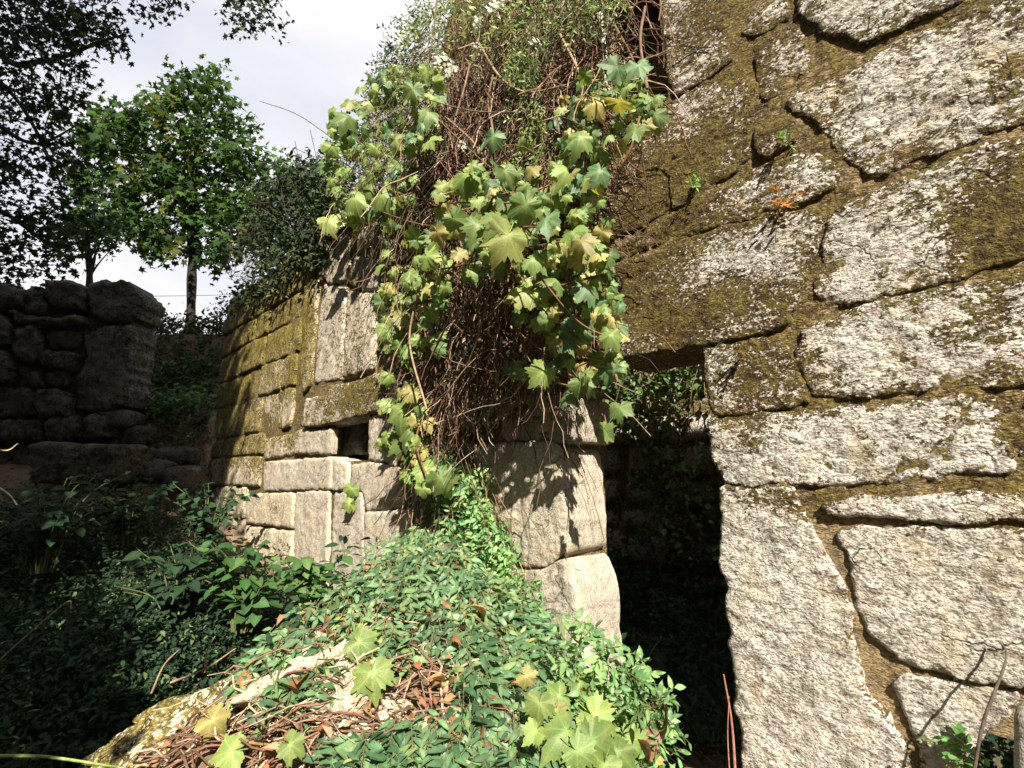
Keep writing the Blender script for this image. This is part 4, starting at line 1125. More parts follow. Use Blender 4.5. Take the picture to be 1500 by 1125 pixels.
lt['label'] = 'brown dead leaves lying between the creeper sprigs on the mound'
q = sample_poly([(190,1110),(300,1020),(420,960),(560,900),(600,960),(520,1060),(400,1120),(250,1125)], 90, g7)
Pm2, ok2 = hit_ground(q[:, 0], q[:, 1], 0.07)
for p0 in Pm2[ok2]:
    d = norm(np.array([g7.normal() + 0.6, g7.normal() * 0.5 - 0.2, 0.15 * g7.normal() + 0.25])); Lg = g7.uniform(0.12, 0.40)
    xs = p0[None, :] + d[None] * np.linspace(-0.5, 0.5, 7)[:, None] * Lg + np.cumsum(g7.normal(size=(7, 3)) * 0.014, 0)
    pth.append(xs); pr_.append(g7.uniform(0.0012, 0.004)); pc.append(np.array(BR[g7.integers(6)]) * g7.uniform(0.8, 1.6))
mr = empty('dry_brush', tuple(at_y(450, 1030, 2.2)), label='loose dry stems and roots lying over the rubble mound under the creeper', cat='brush')
tubes('dry_stem', [x - np.array(mr.location) for x in pth], pr_, M['stem'], np.array(pc), mr, sides=4, kind='stuff')

# exposed rocks in the mound
def rock_at(px, py, lift, size, label, seed, rot=(0, 0, 0), mat='granite_mossy', moss=0.36, name='boulder', squ=2.8):
    P_, _ = hit_ground([px], [py]); P_ = P_[0]
    return boulder(name, (P_[0], P_[1] + size[1] * 0.5, P_[2] + lift), size, M[mat], label, 'boulder', seed, moss=moss, squ=squ, rot=rot, sub=6, rough=0.28, crag=0.30)
rock_at(300, 1045, -0.05, (0.40, 0.16, 0.085), 'long weathered mossy boulder with dry roots at the mound\'s left edge', 31, (0.35, -0.34, 0.35), moss=0.85, squ=3.0)
rock_at(400, 1000, -0.03, (0.17, 0.12, 0.06), 'flat rock on top of the boulder at the mound\'s left edge', 38, (0.3, -0.3, 0.3), moss=0.6, squ=3.5)
rock_at(230, 1085, -0.03, (0.15, 0.12, 0.08), 'weathered rock at the low end of the ridge in the bottom left', 39, (0.2, -0.3, 0.3), moss=0.45, squ=3.5)
rock_at(455, 985, -0.08, (0.26, 0.2, 0.15), 'pinkish broken rock showing between creeper leaves', 32, (0, -0.3, 0.4))
rock_at(510, 1040, -0.06, (0.22, 0.16, 0.17), 'pale split rock beside hanging dry roots at mound centre left', 33, (0.3, 0.2, 0.1))
#rock_at(655, 850, -0.10, (0.12, 0.10, 0.13), 'pale stone among stems just left of the pillar foot', 34, (0.1, 0.1, 0.6))
rock_at(560, 1080, -0.08, (0.2, 0.16, 0.12), 'small pale stone under creeper near the bottom edge', 35, (0.1, 0.1, 0.6))
rock_at(880, 990, -0.02, (0.10, 0.1, 0.12), 'small rubble stone at the foot of the pillar by the doorway', 36, (0.1, 0.1, 0.6))

# fallen dry leaves
dl = oval_leaf(0.33, 4, 0.5, 0.5)
dlm = [mesh_np('dry_leaf', dl[0], dl[1], M['leaf'], dl[2] * np.array(c)) for c in ((0.42, 0.19, 0.08), (0.30, 0.15, 0.07), (0.5, 0.26, 0.12))]
for i, (px, py, s, lb) in enumerate([(440, 1003, 0.09, 'orange dry leaf curled against the pinkish broken rock'), (436, 1022, 0.07, 'small rusty dry leaf just under the larger orange one'), (710, 905, 0.08, 'rusty dry leaf under the creeper left of the pillar foot'),
                                     (757, 905, 0.08, 'curled brown leaf touching the lower pillar stone'), (660, 940, 0.06, 'small red-brown leaf in the middle of the creeper'), (650, 1000, 0.06, 'brown leaf among creeper sprigs at mound centre'),
                                     (355, 1010, 0.07, 'tan dead leaf on the long boulder ridge')]):
    P_, _ = hit_ground([px], [py], 0.09); o = link('dry_leaf', dlm[i % 3], loc=tuple(P_[0]), label=lb, cat='dry leaf')
    o.scale = (s,) * 3; o.rotation_euler = (random.uniform(0.3, 1.2), random.uniform(-.5, .5), random.uniform(0, 6))
def curled(name, px, py, Yp, s, col, label, rot, cat='dry leaf'):
    V_, F_, sh = oval_leaf(0.3, 14, 0.7, 0.9, 1.6); V_ = V_ + 0.04 * fbm(V_ * 5, 3)[:, None]
    o = link(name, mesh_np(name, V_, F_, M['leaf'], sh * np.array(col)), loc=tuple(at_y(px, py, Yp)), label=label, cat=cat)
    o.scale = (s,) * 3; o.rotation_euler = rot; return o
curled('dry_leaf', 955, 1090, 2.0, 0.22, (0.17, 0.085, 0.05), 'large curled brown leaf at the doorway threshold', (1.1, 0.2, -0.5))
curled('dry_leaf', 950, 1120, 1.9, 0.14, (0.2, 0.10, 0.055), 'folded rust coloured leaf lying below the large curled one', (0.7, 0.5, 0.9))

# ------------------------------------------------------------------ left shrubs with single leaves
def shrub(name, label, anchor, stems, nl, lsize, cols, seed_, mat, up=0.6, spreadr=0.5, height=0.6, part=True, templ=T_OVW, bright=1.0, droop=0.3):
    g = np.random.default_rng(seed_)
    e = empty(name, tuple(anchor), label=label, cat='shrub')
    V, F, sh = templ
    variants = [mesh_np('leaf', V, F, mat, np.clip(sh * c, 0, 1)) for c in pick(cols, 6, g, 0.15, bright)]
    paths = []; Ps = []; Bs = []; Ss = []
    for i in range(stems):
        a = g.uniform(0, 2 * math.pi); tip = np.array([math.cos(a) * spreadr * g.uniform(.2, 1), math.sin(a) * spreadr * 0.7 * g.uniform(.2, 1), height * g.uniform(0.45, 1.0)])
        p0 = np.array([tip[0] * 0.15, tip[1] * 0.15, -0.05])
        path = bez([p0, tip * np.array([0.4, 0.4, 0.65]), tip], 6)
        paths.append(path)
        for k in range(nl):
            t_ = 0.12 + 0.88 * (k + 1) / nl
            j = t_ * (len(path) - 1); j0 = int(min(j, len(path) - 2)); c = path[j0] * (1 - (j - j0)) + path[j0 + 1] * (j - j0)
            d = norm(path[-1] - path[0]); side = norm(np.cross(d, [0, 0, 1.0])) 
            ang2 = k * 2.4 + g.uniform(-.4, .4)
            out = math.cos(ang2) * side + math.sin(ang2) * np.cross(side, d)
            T = out + d * 0.35 + np.array([0, 0, 0.1])
            N = np.array([0, 0, 1.0]) * 0.9 + d * 0.3 + norm(-np.array(anchor)) * 0.35 + g.normal(size=3) * 0.25
            Ps.append(c); Bs.append(basis(N[None], T[None])[0]); Ss.append(lsize * g.uniform(0.6, 1.2) * (0.7 if k == nl - 1 else 1))
    if part:
        for P_, B_, s_ in zip(Ps, Bs, Ss):
            o = bpy.data.objects.new('leaf', variants[int(g.integers(6))]); COL.objects.link(o); o.parent = e
            b = B_ * s_
            o.matrix_local = Matrix([[*b[0], P_[0]], [*b[1], P_[1]], [*b[2], P_[2]], [0, 0, 0, 1]])
    else:
        scatter('foliage', templ, np.array(Bs), np.array(Ps), np.array(Ss), pick(cols, len(Ps), g, 0.2, bright), mat, e, kind='stuff')
    tubes('stem', paths, [np.linspace(0.007, 0.003, len(p_)) for p_ in paths], M['stem'], np.tile([[0.09, 0.11, 0.04]], (len(paths), 1)), e, sides=5)
    return e
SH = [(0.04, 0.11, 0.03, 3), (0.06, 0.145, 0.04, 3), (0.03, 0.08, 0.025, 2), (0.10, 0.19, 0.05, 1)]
DK = [(0.012, 0.030, 0.013, 3), (0.019, 0.043, 0.017, 2), (0.009, 0.021, 0.010, 2)]  # near-black leaf colours: the shade on these plants is put into the colour
def base_at(px, py, Yp):
    p_ = at_y(px, py, Yp); return np.array([p_[0], p_[1], p_[2]])
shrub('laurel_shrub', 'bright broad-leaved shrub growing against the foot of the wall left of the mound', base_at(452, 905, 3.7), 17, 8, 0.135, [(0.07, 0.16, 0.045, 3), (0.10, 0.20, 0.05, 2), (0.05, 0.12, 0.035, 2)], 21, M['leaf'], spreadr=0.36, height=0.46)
shrub('laurel_shrub', 'half shaded broad-leaved shrub left of the bright one at the wall foot', base_at(355, 915, 3.9), 19, 8, 0.13, SH, 22, M['leaf'], spreadr=0.45, height=0.62, bright=0.8)  # half shade put into the leaf colour by the lower brightness
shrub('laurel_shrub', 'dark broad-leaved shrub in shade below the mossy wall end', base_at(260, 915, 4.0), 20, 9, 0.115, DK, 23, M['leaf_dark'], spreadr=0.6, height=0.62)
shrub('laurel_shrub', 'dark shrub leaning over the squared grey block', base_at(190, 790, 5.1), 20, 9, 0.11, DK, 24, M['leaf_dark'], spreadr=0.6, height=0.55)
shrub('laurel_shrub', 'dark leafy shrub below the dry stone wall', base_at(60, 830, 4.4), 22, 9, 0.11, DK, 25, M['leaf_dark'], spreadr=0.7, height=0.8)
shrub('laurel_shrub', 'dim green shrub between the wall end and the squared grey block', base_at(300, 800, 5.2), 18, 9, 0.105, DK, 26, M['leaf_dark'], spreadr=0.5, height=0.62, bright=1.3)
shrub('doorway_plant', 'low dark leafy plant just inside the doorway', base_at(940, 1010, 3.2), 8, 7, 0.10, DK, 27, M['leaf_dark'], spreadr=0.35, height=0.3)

# undergrowth carpet (uncountable)
g9 = np.random.default_rng(19)
def carpet(name, label, poly, n, size, cols, mat, lift, templ=T_OV, bright=1.0, nl=6, Lg=0.2, g=g9, tmax=20):
    q = sample_poly(poly, n, g)
    P_, ok = hit_ground(q[:, 0], q[:, 1]); P_ = P_[ok & (P_[:, 1] < tmax)]
    P_ = P_ + g.normal(size=P_.shape) * [0.08, 0.15, 0]; P_[:, 2] = ground(P_[:, 0], P_[:, 1]) + g.uniform(0, lift, len(P_)) * g.random(len(P_))
    D_ = g.normal(size=P_.shape) * 0.6 + [0, 0, 0.45]
    t_ = np.linspace(0.1, 1, nl)
    c = P_[:, None] + D_[:, None] * (t_[None, :, None] * Lg)
    T = norm(g.normal(size=(len(P_), nl, 3)) + [0, 0, -0.1]); Nn = g.normal(size=(len(P_), nl, 3)) * 0.55 + [0, -0.3, 1.0]
    c = c.reshape(-1, 3); c[:, 2] = np.maximum(c[:, 2], ground(c[:, 0], c[:, 1]) + 0.01)
    return scatter(name, templ, basis(Nn.reshape(-1, 3), T.reshape(-1, 3)), c, size * g.uniform(0.5, 1.3, len(c)), np.repeat(pick(cols, len(P_), g, 0.3, bright), nl, 0), mat, None, label=label, kind='stuff')
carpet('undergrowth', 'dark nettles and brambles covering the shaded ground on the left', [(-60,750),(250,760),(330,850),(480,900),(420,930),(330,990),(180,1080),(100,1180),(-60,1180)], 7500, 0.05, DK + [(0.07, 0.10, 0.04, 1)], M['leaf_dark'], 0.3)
carpet('terrace_herbs', 'green nettles on the terrace behind the dry stone wall', [(196,560),(315,560),(312,612),(196,625)], 420, 0.12, [(0.03, 0.08, 0.02, 2), (0.045, 0.10, 0.025, 2)], M['leaf'], 0.25)
carpet('bank_litter', 'brown bramble and dead leaves on the bank between the walls', [(190,620),(310,600),(305,700),(190,710)], 600, 0.05, [(0.10, 0.07, 0.04, 2), (0.06, 0.06, 0.03, 2), (0.04, 0.07, 0.03, 1)], M['leaf_dark'], 0.15)
# inside the ruin
q = g9.random((2300, 2))
r_in = -3.9 + q[:, 0] * 3.9; y_in = 0.5 + q[:, 1] * 1.45
Pi = wall_to_world(r_in, y_in, 0 * r_in); Pi[:, 2] = ground(Pi[:, 0], Pi[:, 1]) + g9.uniform(0, 0.25, len(Pi)) + 0.45 * sstep(1.2, 1.9, y_in) * g9.random(len(Pi))
def loose(name, label, Pc, nl, spr, size, cols, mat, templ=T_OV, g=g9, parent=None, **k):
    c = (Pc[:, None] + g.normal(size=(len(Pc), nl, 3)) * spr).reshape(-1, 3)
    Nn = g.normal(size=c.shape) * 0.6 + [0, -0.5, 0.7]; T = g.normal(size=c.shape) + [0, 0, -0.4]
    o = scatter(name, templ, basis(Nn, T), c, size * g.uniform(0.5, 1.3, len(c)), np.repeat(pick(cols, len(Pc), g, 0.3), nl, 0), mat, parent, kind='stuff')
    if label: o['label'] = label
    return o
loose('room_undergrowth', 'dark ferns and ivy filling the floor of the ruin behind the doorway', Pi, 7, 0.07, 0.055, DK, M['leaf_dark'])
# ivy on the rear wall
ivy = empty('wall_ivy', tuple(WO + EY * 1.9), label='dappled ivy and brambles hanging on the wall inside the doorway', cat='ivy')
iv_r = g9.uniform(-4.0, 0.3, 3000); iv_z = g9.uniform(-1.3, 2.6, 3000)
kp = fbm(np.stack([iv_r * 2.2, 0 * iv_r, iv_z * 2.2], -1), 3) + 0.20 * (iv_r + 2.2) > -0.12
iv_r, iv_z = iv_r[kp], iv_z[kp]
Pv = wall_to_world(iv_r, 1.95 - g9.uniform(0.02, 0.18, len(iv_r)), iv_z) - np.array(ivy.location)
loose('foliage', None, Pv, 7, 0.05, 0.055, [(0.05, 0.10, 0.03, 3), (0.10, 0.15, 0.05, 2), (0.14, 0.11, 0.06, 1)], M['leaf'], T_OVW, parent=ivy)
pp = []
for i in range(160):
    r0_, z0_ = g9.uniform(-3.6, 0.0), g9.uniform(0.2, 1.8)
    k = np.cumsum(g9.normal(size=(8, 2)) * [0.03, 0.02] + [0, -0.1], 0)
    pp.append(wall_to_world(r0_ + k[:, 0], np.full(8, 1.95 - g9.uniform(0.04, 0.15)), z0_ + k[:, 1]) - np.array(ivy.location))
tubes('stem', pp, [0.004] * len(pp), M['stem'], np.array([(0.25, 0.17, 0.1)] * len(pp)), ivy, sides=3, kind='stuff')

# ------------------------------------------------------------------ ivy hood and dark bush on the wall's left top
q = sample_poly([(320,438),(400,370),(470,332),(486,350),(478,385),(440,390),(400,430),(350,455),(316,462)], 260, g9)
Pt = on_wall(q[:, 0], q[:, 1], g9.uniform(0.0, 0.13, len(q)))
hood = empty('ivy_bush', tuple(on_wall(430, 330, 0)), label='dark ivy bush crowning the mossy end of the wall', cat='bush')
q = sample_poly([(385,300),(380,270),(392,262),(402,275),(415,248),(428,262),(440,240),(455,246),(470,235),(500,240),(500,330),(470,350),(440,368),(415,372),(385,385),(372,370),(372,335)], 900, g9)
Ph = on_wall(q[:, 0], q[:, 1], g9.uniform(-0.35, 0.10, len(q))) - np.array(hood.location)
loose('foliage', None, Ph, 8, 0.09, 0.075, [(0.018, 0.032, 0.012, 3), (0.028, 0.045, 0.016, 2)], M['leaf_dark'], T_OV, parent=hood)
loose('hanging_ivy', None, Pt - np.array(hood.location), 8, 0.06, 0.065, [(0.02, 0.035, 0.012, 3), (0.035, 0.05, 0.018, 2), (0.10, 0.10, 0.04, 0.4)], M['leaf_dark'], T_OV, parent=hood)
q = sample_poly([(380,300),(440,260),(490,250),(500,330),(430,350),(330,430),(322,400)], 160, g9)
tubes('stem', [bez([a, a + g9.normal(size=3) * 0.12 + [0, 0, .1], a + g9.normal(size=3) * 0.2 + [0, 0, .25]], 4) for a in on_wall(q[:, 0], q[:, 1], g9.uniform(-0.3, 0.05, len(q))) - np.array(hood.location)], [0.004] * 160, M['stem'], np.tile([[0.08, 0.06, 0.04]], (160, 1)), hood, sides=3, kind='stuff')

# ------------------------------------------------------------------ trees
def limb_tree(name, label, base, top, r0, crown_poly, Y0, Y1, n_cl, per, lsize, spr, cols, mat, g, n_limb=26, cat='tree', trunk_col=(0.02, 0.016, 0.012), lean=(0, 0), templ=T_STAR, sun_up=0.5, extra_trunk=None):
    e = empty(name, tuple(base), label=label, cat=cat)
    b = np.array(base, float)
    q = sample_poly(crown_poly, n_cl, g)
    Yc = g.uniform(Y0, Y1, n_cl)
    P_ = at_y(q[:, 0], q[:, 1], Yc)
    mid = np.array(top, float)
    trunk = bez([b, b * 0.4 + mid * 0.6 + [lean[0], 0, 0], mid], 10) - b
    tubes('trunk', [trunk], [np.linspace(r0, r0 * 0.45, len(trunk)) * (1 + 0.12 * np.sin(np.arange(len(trunk)) * 1.3))], M['stem'], np.array([trunk_col]), e, sides=10)
    sel = P_[g.choice(n_cl, min(n_limb, n_cl), replace=False)]
    lp = []; lr = []
    for s_ in sel:
        st = trunk[int(g.integers(len(trunk) // 2, len(trunk)))] + b
        m1 = st * 0.5 + s_ * 0.5 + g.normal(size=3) * 0.12 + [0, 0, 0.1]
        pth_ = bez([st, m1, s_], 6) - b; lp.append(pth_); lr.append(np.linspace(r0 * 0.28, r0 * 0.05, len(pth_)))
    tubes('limb', lp, lr, M['stem'], np.tile([trunk_col], (len(lp), 1)), e, sides=5, kind='stuff')
    c = (P_[:, None] + g.normal(size=(n_cl, per, 3)) * spr).reshape(-1, 3) - b
    Nn = g.normal(size=c.shape) * 0.6 + np.array([-0.1, -0.6, sun_up]); T = g.normal(size=c.shape) * 0.7 + [0, 0, -0.7]
    scatter('crown', templ, basis(Nn, T), c, lsize * g.uniform(0.55, 1.2, len(c)), np.repeat(pick(cols, n_cl, g, 0.25), per, 0), mat, e)
    return e
gt = np.random.default_rng(33)
PT = [(100,345),(118,290),(95,240),(120,215),(106,190),(128,172),(138,150),(152,168),(172,160),(186,176),(200,150),(218,134),(232,142),(242,124),(258,132),(262,102),(272,104),(276,128),(292,126),(304,88),(318,100),(328,138),(342,160),(346,190),(362,178),(374,176),(378,205),(392,212),(396,238),(384,262),(415,290),(425,310),(400,345),(350,370),(320,385),(290,380),(255,380),(200,365),(170,345),(140,368)]
b_ = at_y(287, 440, 12.0)
limb_tree('plane_tree', 'broad green tree with lobed leaves standing behind the bank', (b_[0], 12, 3.0), at_y(285, 250, 12.2), 0.12, PT, 10.9, 13.6, 500, 17, 0.25, 0.16,
          [(0.028, 0.062, 0.014, 3), (0.042, 0.088, 0.018, 3), (0.018, 0.038, 0.01, 3), (0.07, 0.078, 0.016, 0.7)], M['leaf_tree'], gt)
b_ = at_y(138, 412, 9.0)
limb_tree('young_oak', 'slender crooked young tree rising behind the dry stone wall', (b_[0], 9, 1.2), at_y(128, 340, 9.0), 0.085, [(60,320),(150,300),(180,340),(160,372),(110,350),(60,340)], 8.7, 9.4, 40, 16, 0.12, 0.13,
          [(0.03, 0.07, 0.015, 3), (0.04, 0.09, 0.02, 2)], M['leaf_dark'], gt, n_limb=8, lean=(0.12, 0))
b_ = at_y(420, 300, 11)
limb_tree('small_maple', 'small maple top showing above the ivy bush', (b_[0], 11, 2.8), at_y(415, 260, 11), 0.05, [(398,300),(405,240),(415,226),(424,245),(436,255),(440,300)], 10.8, 11.2, 34, 9, 0.2, 0.1,
          [(0.06, 0.14, 0.025, 3)], M['leaf'], gt, n_limb=5)
# overhanging oak on the near left: its crown also shades the whole left side
oak = empty('oak_tree', (-7.4, 1.2, -1.4), label='large oak whose dark branches hang in from the upper left', cat='tree')
ob = np.array(oak.location)
OK_ = [([(-60,-60),(60,-60),(110,40),(125,110),(140,130),(100,150),(130,190),(125,260),(95,290),(120,330),(110,390),(40,400),(20,410),(-60,420)], 430),
       ([(-60,-60),(240,-60),(180,10),(185,60),(160,75),(130,60),(100,60),(-60,120)], 100),
       ([(190,-40),(262,-40),(262,12),(240,22),(212,30),(200,6)], 26), ([(318,-40),(405,-40),(408,34),(388,36),(370,8),(362,36),(340,30)], 36), ([(90,20),(150,10),(180,55),(160,70),(120,60)], 26)]
pcs = []
for poly, n in OK_:
    q = sample_poly(poly, n, gt); pcs.append(at_y(q[:, 0], q[:, 1], gt.uniform(4.2, 5.6, n)))
Pc = np.vstack(pcs)
c = (Pc[:, None] + gt.normal(size=(len(Pc), 11, 3)) * 0.085).reshape(-1, 3)
Nn = gt.normal(size=c.shape) * 0.7 + [0, -0.3, 0.6]
scatter('crown', T_STAR, basis(Nn, gt.normal(size=c.shape) + [0, 0, -0.6]), c - ob, 0.085 * gt.uniform(0.6, 1.2, len(c)), np.repeat(pick([(0.014, 0.028, 0.01, 4), (0.022, 0.04, 0.012, 2), (0.06, 0.07, 0.015, 0.4)], len(Pc), gt, 0.25), 11, 0), M['leaf_dark'], oak)
lp = []; lr = []
tk = bez([ob, ob + [0.2, 0.2, 2.2], ob + [0.5, 0.7, 4.6]], 10)
tubes('trunk', [tk - ob], [np.linspace(0.28, 0.16, len(tk))], M['stem'], np.array([[0.07, 0.06, 0.045]]), oak, sides=12)
for (ends, r) in (((5.0, [(-200,-200),(-20,60),(60,90),(150,60),(185,50)]), .03), ((4.8, [(-200,100),(-30,170),(50,210),(120,180)]), .025), ((5.0, [(-200,250),(-20,300),(60,350),(110,385)]), .025), ((4.6, [(-100,-200),(120,-60),(220,-20),(255,10)]), .02), ((4.6, [(0,-260),(240,-80),(360,-20),(400,30)]), .02), ((5.2, [(-200,0),(0,120),(80,250),(90,290)]), .02)):
    pts = [at_y(x, y, ends[0]) for x, y in ends[1]]
    pp_ = bez([tk[int(gt.integers(14, len(tk)))], *pts], 8) - ob; lp.append(pp_); lr.append(np.linspace(r * 2, 0.006, len(pp_)))
for i in range(150):
    j = int(gt.integers(len(Pc))); k = int(np.argsort(np.linalg.norm(Pc - Pc[j], axis=1))[gt.integers(4, 20)])
    lp.append(bez([Pc[j], (Pc[j] + Pc[k]) / 2 + gt.normal(size=3) * 0.04, Pc[k]], 4) - ob); lr.append(0.005)
tubes('limb', lp, lr, M['stem'], np.tile([[0.055, 0.045, 0.035]], (len(lp), 1)), oak, sides=5, kind='stuff')
# unseen leaves added to that crown, shaped to shade the left and dapple the wall end
nd = 150
Pd = np.stack([gt.uniform(-3.4, -2.1, nd), gt.uniform(-2.0, -0.6, nd), gt.uniform(4.6, 10.5, nd)], -1)
n = 4600
Pc = np.stack([-3.35 - 8.8 * gt.random(n) ** 1.15, gt.uniform(-2.2, -0.4, n), gt.uniform(0.5, 14.0, n)], -1)
Pc = np.vstack([Pc, Pd]); n = len(Pc)
c = (Pc[:, None] + gt.normal(size=(n, 14, 3)) * 0.22).reshape(-1, 3)
scatter('crown', T_STAR, basis(gt.normal(size=c.shape) * 0.7 + [0, -0.3, 0.6], gt.normal(size=c.shape)), c - ob, 0.26 * gt.uniform(0.7, 1.2, len(c)), np.repeat(pick([(0.03, 0.06, 0.015, 4), (0.05, 0.09, 0.02, 2)], n, gt), 14, 0), M['leaf_dark'], oak)
# unseen leaf mass added left of the viewer, its top shaped to shade the left side
n = 1500
Pc = np.stack([gt.uniform(-4.4, -0.95, n), gt.uniform(-1.5, -0.3, n), gt.uniform(-1.6, 5.6, n)], -1)
Pc = Pc[Pc[:, 2] < np.interp(-Pc[:, 0], [0.95, 1.5, 2.7, 3.4], [1.0, 2.1, 3.4, 4.6]) + 0.5 * fbm(Pc * 1.5, 3)]
c = (Pc[:, None] + gt.normal(size=(len(Pc), 14, 3)) * 0.15).reshape(-1, 3)
hd = scatter('shade_screen', T_OVW, basis(gt.normal(size=c.shape) * 0.7 + [0, -0.3, 0.6], gt.normal(size=c.shape)), c, 0.18 * gt.uniform(0.7, 1.2, len(c)), np.repeat(pick(DK, len(Pc), gt), 14, 0), M['leaf_dark'])
tag(hd, 'unseen dark leaf mass added left of the viewer to shade the left side', 'shade_screen')

# unseen belt of leaves added behind the viewer to cut sky fill, lower towards the sun
gw = np.random.default_rng(77); n = 5200
az = gw.uniform(math.radians(-200), math.radians(20), n)       # measured from +X, through -Y
rad_ = gw.uniform(10, 15, n)
da = np.abs(az - math.atan2(-SUN_D.y, -SUN_D.x))
hmax = np.where(da < 0.55, 5.2, 11.0)
Pc = np.stack([rad_ * np.cos(az), rad_ * np.sin(az), -1.6 + gw.random(n) * hmax * (1 + 0.15 * np.sin(az * 9))], -1)
c = (Pc[:, None] + gw.normal(size=(n, 9, 3)) * 0.4).reshape(-1, 3)
wd = scatter('sky_screen', T_STAR, basis(gw.normal(size=c.shape), gw.normal(size=c.shape)), c, 0.55 * gw.uniform(0.7, 1.3, len(c)), np.repeat(pick([(0.04, 0.08, 0.02, 3), (0.06, 0.11, 0.03, 2)], n, gw), 9, 0), M['leaf_dark'], kind='stuff')
wd['label'] = 'unseen belt of leaves added behind the viewer to cut the sky fill'

# bank brambles: dark growth on the bank behind the terrace
n = 900
Xb = gt.uniform(-10, -4.2, n); Yb = gt.uniform(9.7, 11.0, n)
Pc = np.stack([Xb, Yb, ground(Xb, Yb) + gt.uniform(0, 0.35, n)], -1)
loose('bank_bramble', 'dark brambles hanging over the bank behind the terrace', Pc, 10, 0.13, 0.10, [(0.03, 0.05, 0.02, 3), (0.06, 0.05, 0.03, 2), (0.10, 0.06, 0.03, 0.5)], M['leaf_dark'])

# ------------------------------------------------------------------ twigs, wire, stick, post
def twig(name, pts, r, col, label, cat='twig', sides=6):
    P_ = bez(pts, 8)
    o = tubes(name, [P_ - P_[0]], [np.linspace(r, r * 0.5, len(P_))], M['stem'], np.array([col]), sides=sides, loc=tuple(P_[0]))
    return tag(o, label, cat)
twig('bare_twig', [on_wall(492, 207, .1), on_wall(470, 190, .1), on_wall(430, 165, .12), on_wall(380, 148, .15)], 0.008, (0.2, 0.17, 0.15), 'bare arching twig against the sky left of the vine')
twig('stalk', [at_y(-20, 985, 2.4), at_y(40, 930, 2.4), at_y(98, 882, 2.4), at_y(104, 892, 2.4)], 0.004, (0.35, 0.28, 0.16), 'thin dry stalk bent over at its tip in the dark undergrowth')
twig('stalk', [at_y(-20, 655, 3), at_y(10, 660, 3), at_y(26, 650, 3)], 0.006, (0.4, 0.38, 0.2), 'short pale stalk at the left edge below the dry stone wall')
twig('stalk', [at_y(-20, 705, 3), at_y(10, 722, 3), at_y(25, 740, 3)], 0.007, (0.5, 0.42, 0.3), 'short thick straw-coloured stalk at the left edge')
twig('stalk', [at_y(-30, 1108, 1.9), at_y(60, 1108, 1.9), at_y(160, 1122, 1.9), at_y(260, 1140, 1.9)], 0.006, (0.22, 0.28, 0.08), 'green trailing stalk along the bottom left corner')
for a, lb in (([(222, 1015), (240, 975), (262, 952)], 'upright dry stem on the left end of the boulder ridge'), ([(300, 985), (303, 955), (315, 932)], 'thin dry stem standing behind the boulder ridge'), ([(250, 1000), (300, 980), (345, 950)], 'slanting dry stem crossing the boulder ridge')):
    Yq = 2.35
    twig('dead_stalk', [at_y(x, y, Yq) for x, y in a], 0.005, (0.3, 0.2, 0.12), lb, 'stem')
twig('root', [at_y(500, 1110, 1.75), at_y(540, 1060, 1.9), at_y(560, 1020, 2.05)], 0.012, (0.4, 0.3, 0.2), 'thick pale root hanging down the mound centre left', 'root')
twig('root', [at_y(700, 985, 2.1), at_y(725, 1040, 1.9), at_y(760, 1125, 1.65)], 0.007, (0.36, 0.22, 0.14), 'thin brown root running down the mound to the bottom edge', 'root')
twig('red_stem', [on_wall(1078, 1150, .10), on_wall(1072, 1060, .11), on_wall(1060, 988, .12)], 0.006, (0.32, 0.13, 0.09), 'tall reddish bare stem standing in the doorway by the right jamb', 'stem')
twig('red_stem', [on_wall(1070, 1150, .13), on_wall(1066, 1080, .14), on_wall(1068, 1020, .14)], 0.003, (0.3, 0.15, 0.1), 'thinner reddish stem beside the tall one in the doorway', 'stem')
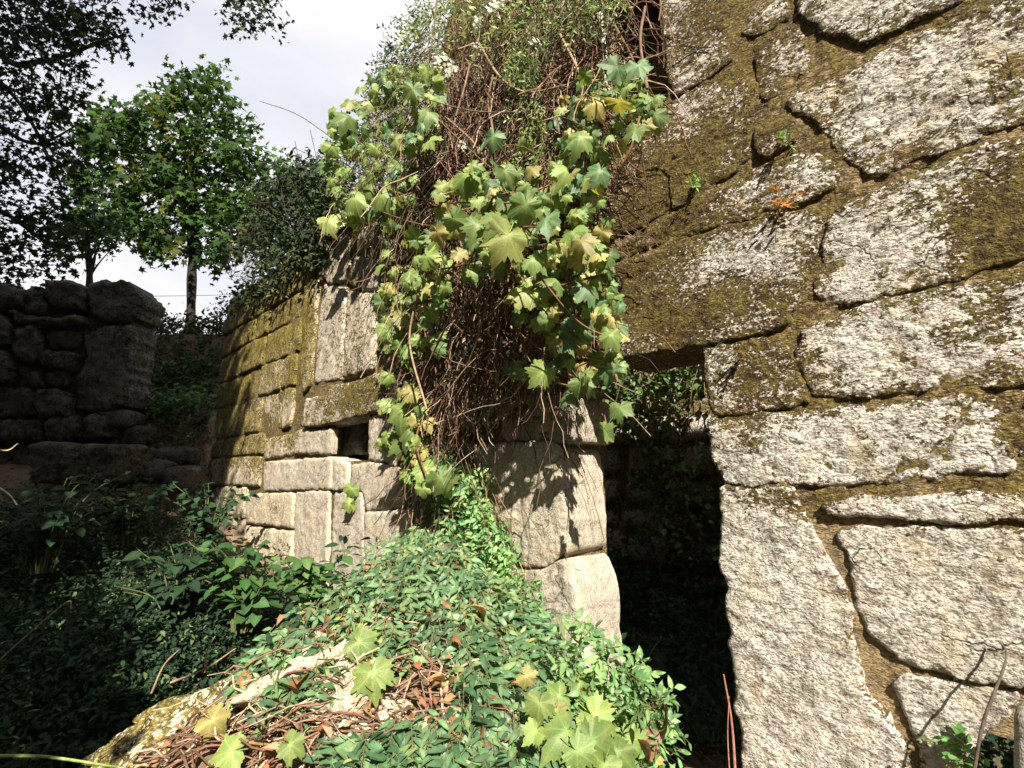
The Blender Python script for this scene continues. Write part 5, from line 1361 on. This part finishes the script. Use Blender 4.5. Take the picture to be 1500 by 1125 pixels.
twig('bent_stick', [on_wall(1422, 1160, .17), on_wall(1440, 1060, .15), on_wall(1468, 985, .10), on_wall(1474, 955, .06), on_wall(1462, 938, .03)], 0.0045, (0.09, 0.07, 0.05), 'dark bent stick leaning on the right wall and casting a thin shadow', 'stick')
post = [wl(1486, 1030, .16), wl(1520, 1024, .16), wl(1530, 1230, .16), wl(1484, 1230, .16)]
o = stone_obj(post, None, M['granite_fine'], y0=-0.19, depth=0.06, g=0.02, rough=0.004, R=0.012, moss=0.0, seed=77, name='wooden_post', wob=0.003)
o.location = tuple(WO); o.rotation_euler = (0, 0, -math.pi / 4)
tag(o, 'pale weathered post standing in the lower right corner against the wall', 'post')
w1 = twig('fence_wire', [at_y(190, 434, 9.6), at_y(290, 433, 9.6), at_y(372, 430, 9.6)], 0.006, (0.15, 0.13, 0.12), 'thin fence wire stretched along the top of the bank', 'wire')
w2 = twig('overhead_wire', [at_y(380, 238, 10), at_y(410, 240, 10), at_y(470, 243, 10)], 0.005, (0.15, 0.14, 0.14), 'thin overhead wire behind the ivy bush', 'wire')
# small plants rooted in the joints of the right wall
for k, (px, py, s, cols, lb) in enumerate([(1022, 268, 0.02, [(0.15, 0.28, 0.08, 1)], 'tiny green fern rooted on the mossy stone above the lintel'), (1150, 205, 0.018, [(0.15, 0.26, 0.10, 1)], 'tiny green herb in the mossy joint near the wall top'),
                                           (1140, 300, 0.028, [(0.35, 0.15, 0.06, 2), (0.3, 0.32, 0.1, 1)], 'small plant with rusty leaves in the joint above the lintel'), (1415, 1100, 0.035, [(0.1, 0.22, 0.06, 1)], 'green weed in the dark hole by the pale post'),
                                           (1090, 520, 0.02, [(0.2, 0.13, 0.06, 1)], 'dry brown tuft on the top jamb stone')]):
    P0 = np.tile(on_wall(px, py, 0.03), (9, 1))
    e = empty('wall_plant', tuple(P0[0]), label=lb, cat='plant')
    sprays('foliage', P0, gt.normal(size=(9, 3)) * 0.6 - EY * 0.7 + [0, 0, 0.2], 6, s * 2.6, s, T_OV, cols, M['leaf'], e, gt, stem_r=0.0012)
print('tris', sum(len(o.data.polygons) for o in bpy.data.objects if o.type == 'MESH'), 'objects', len(bpy.data.objects))
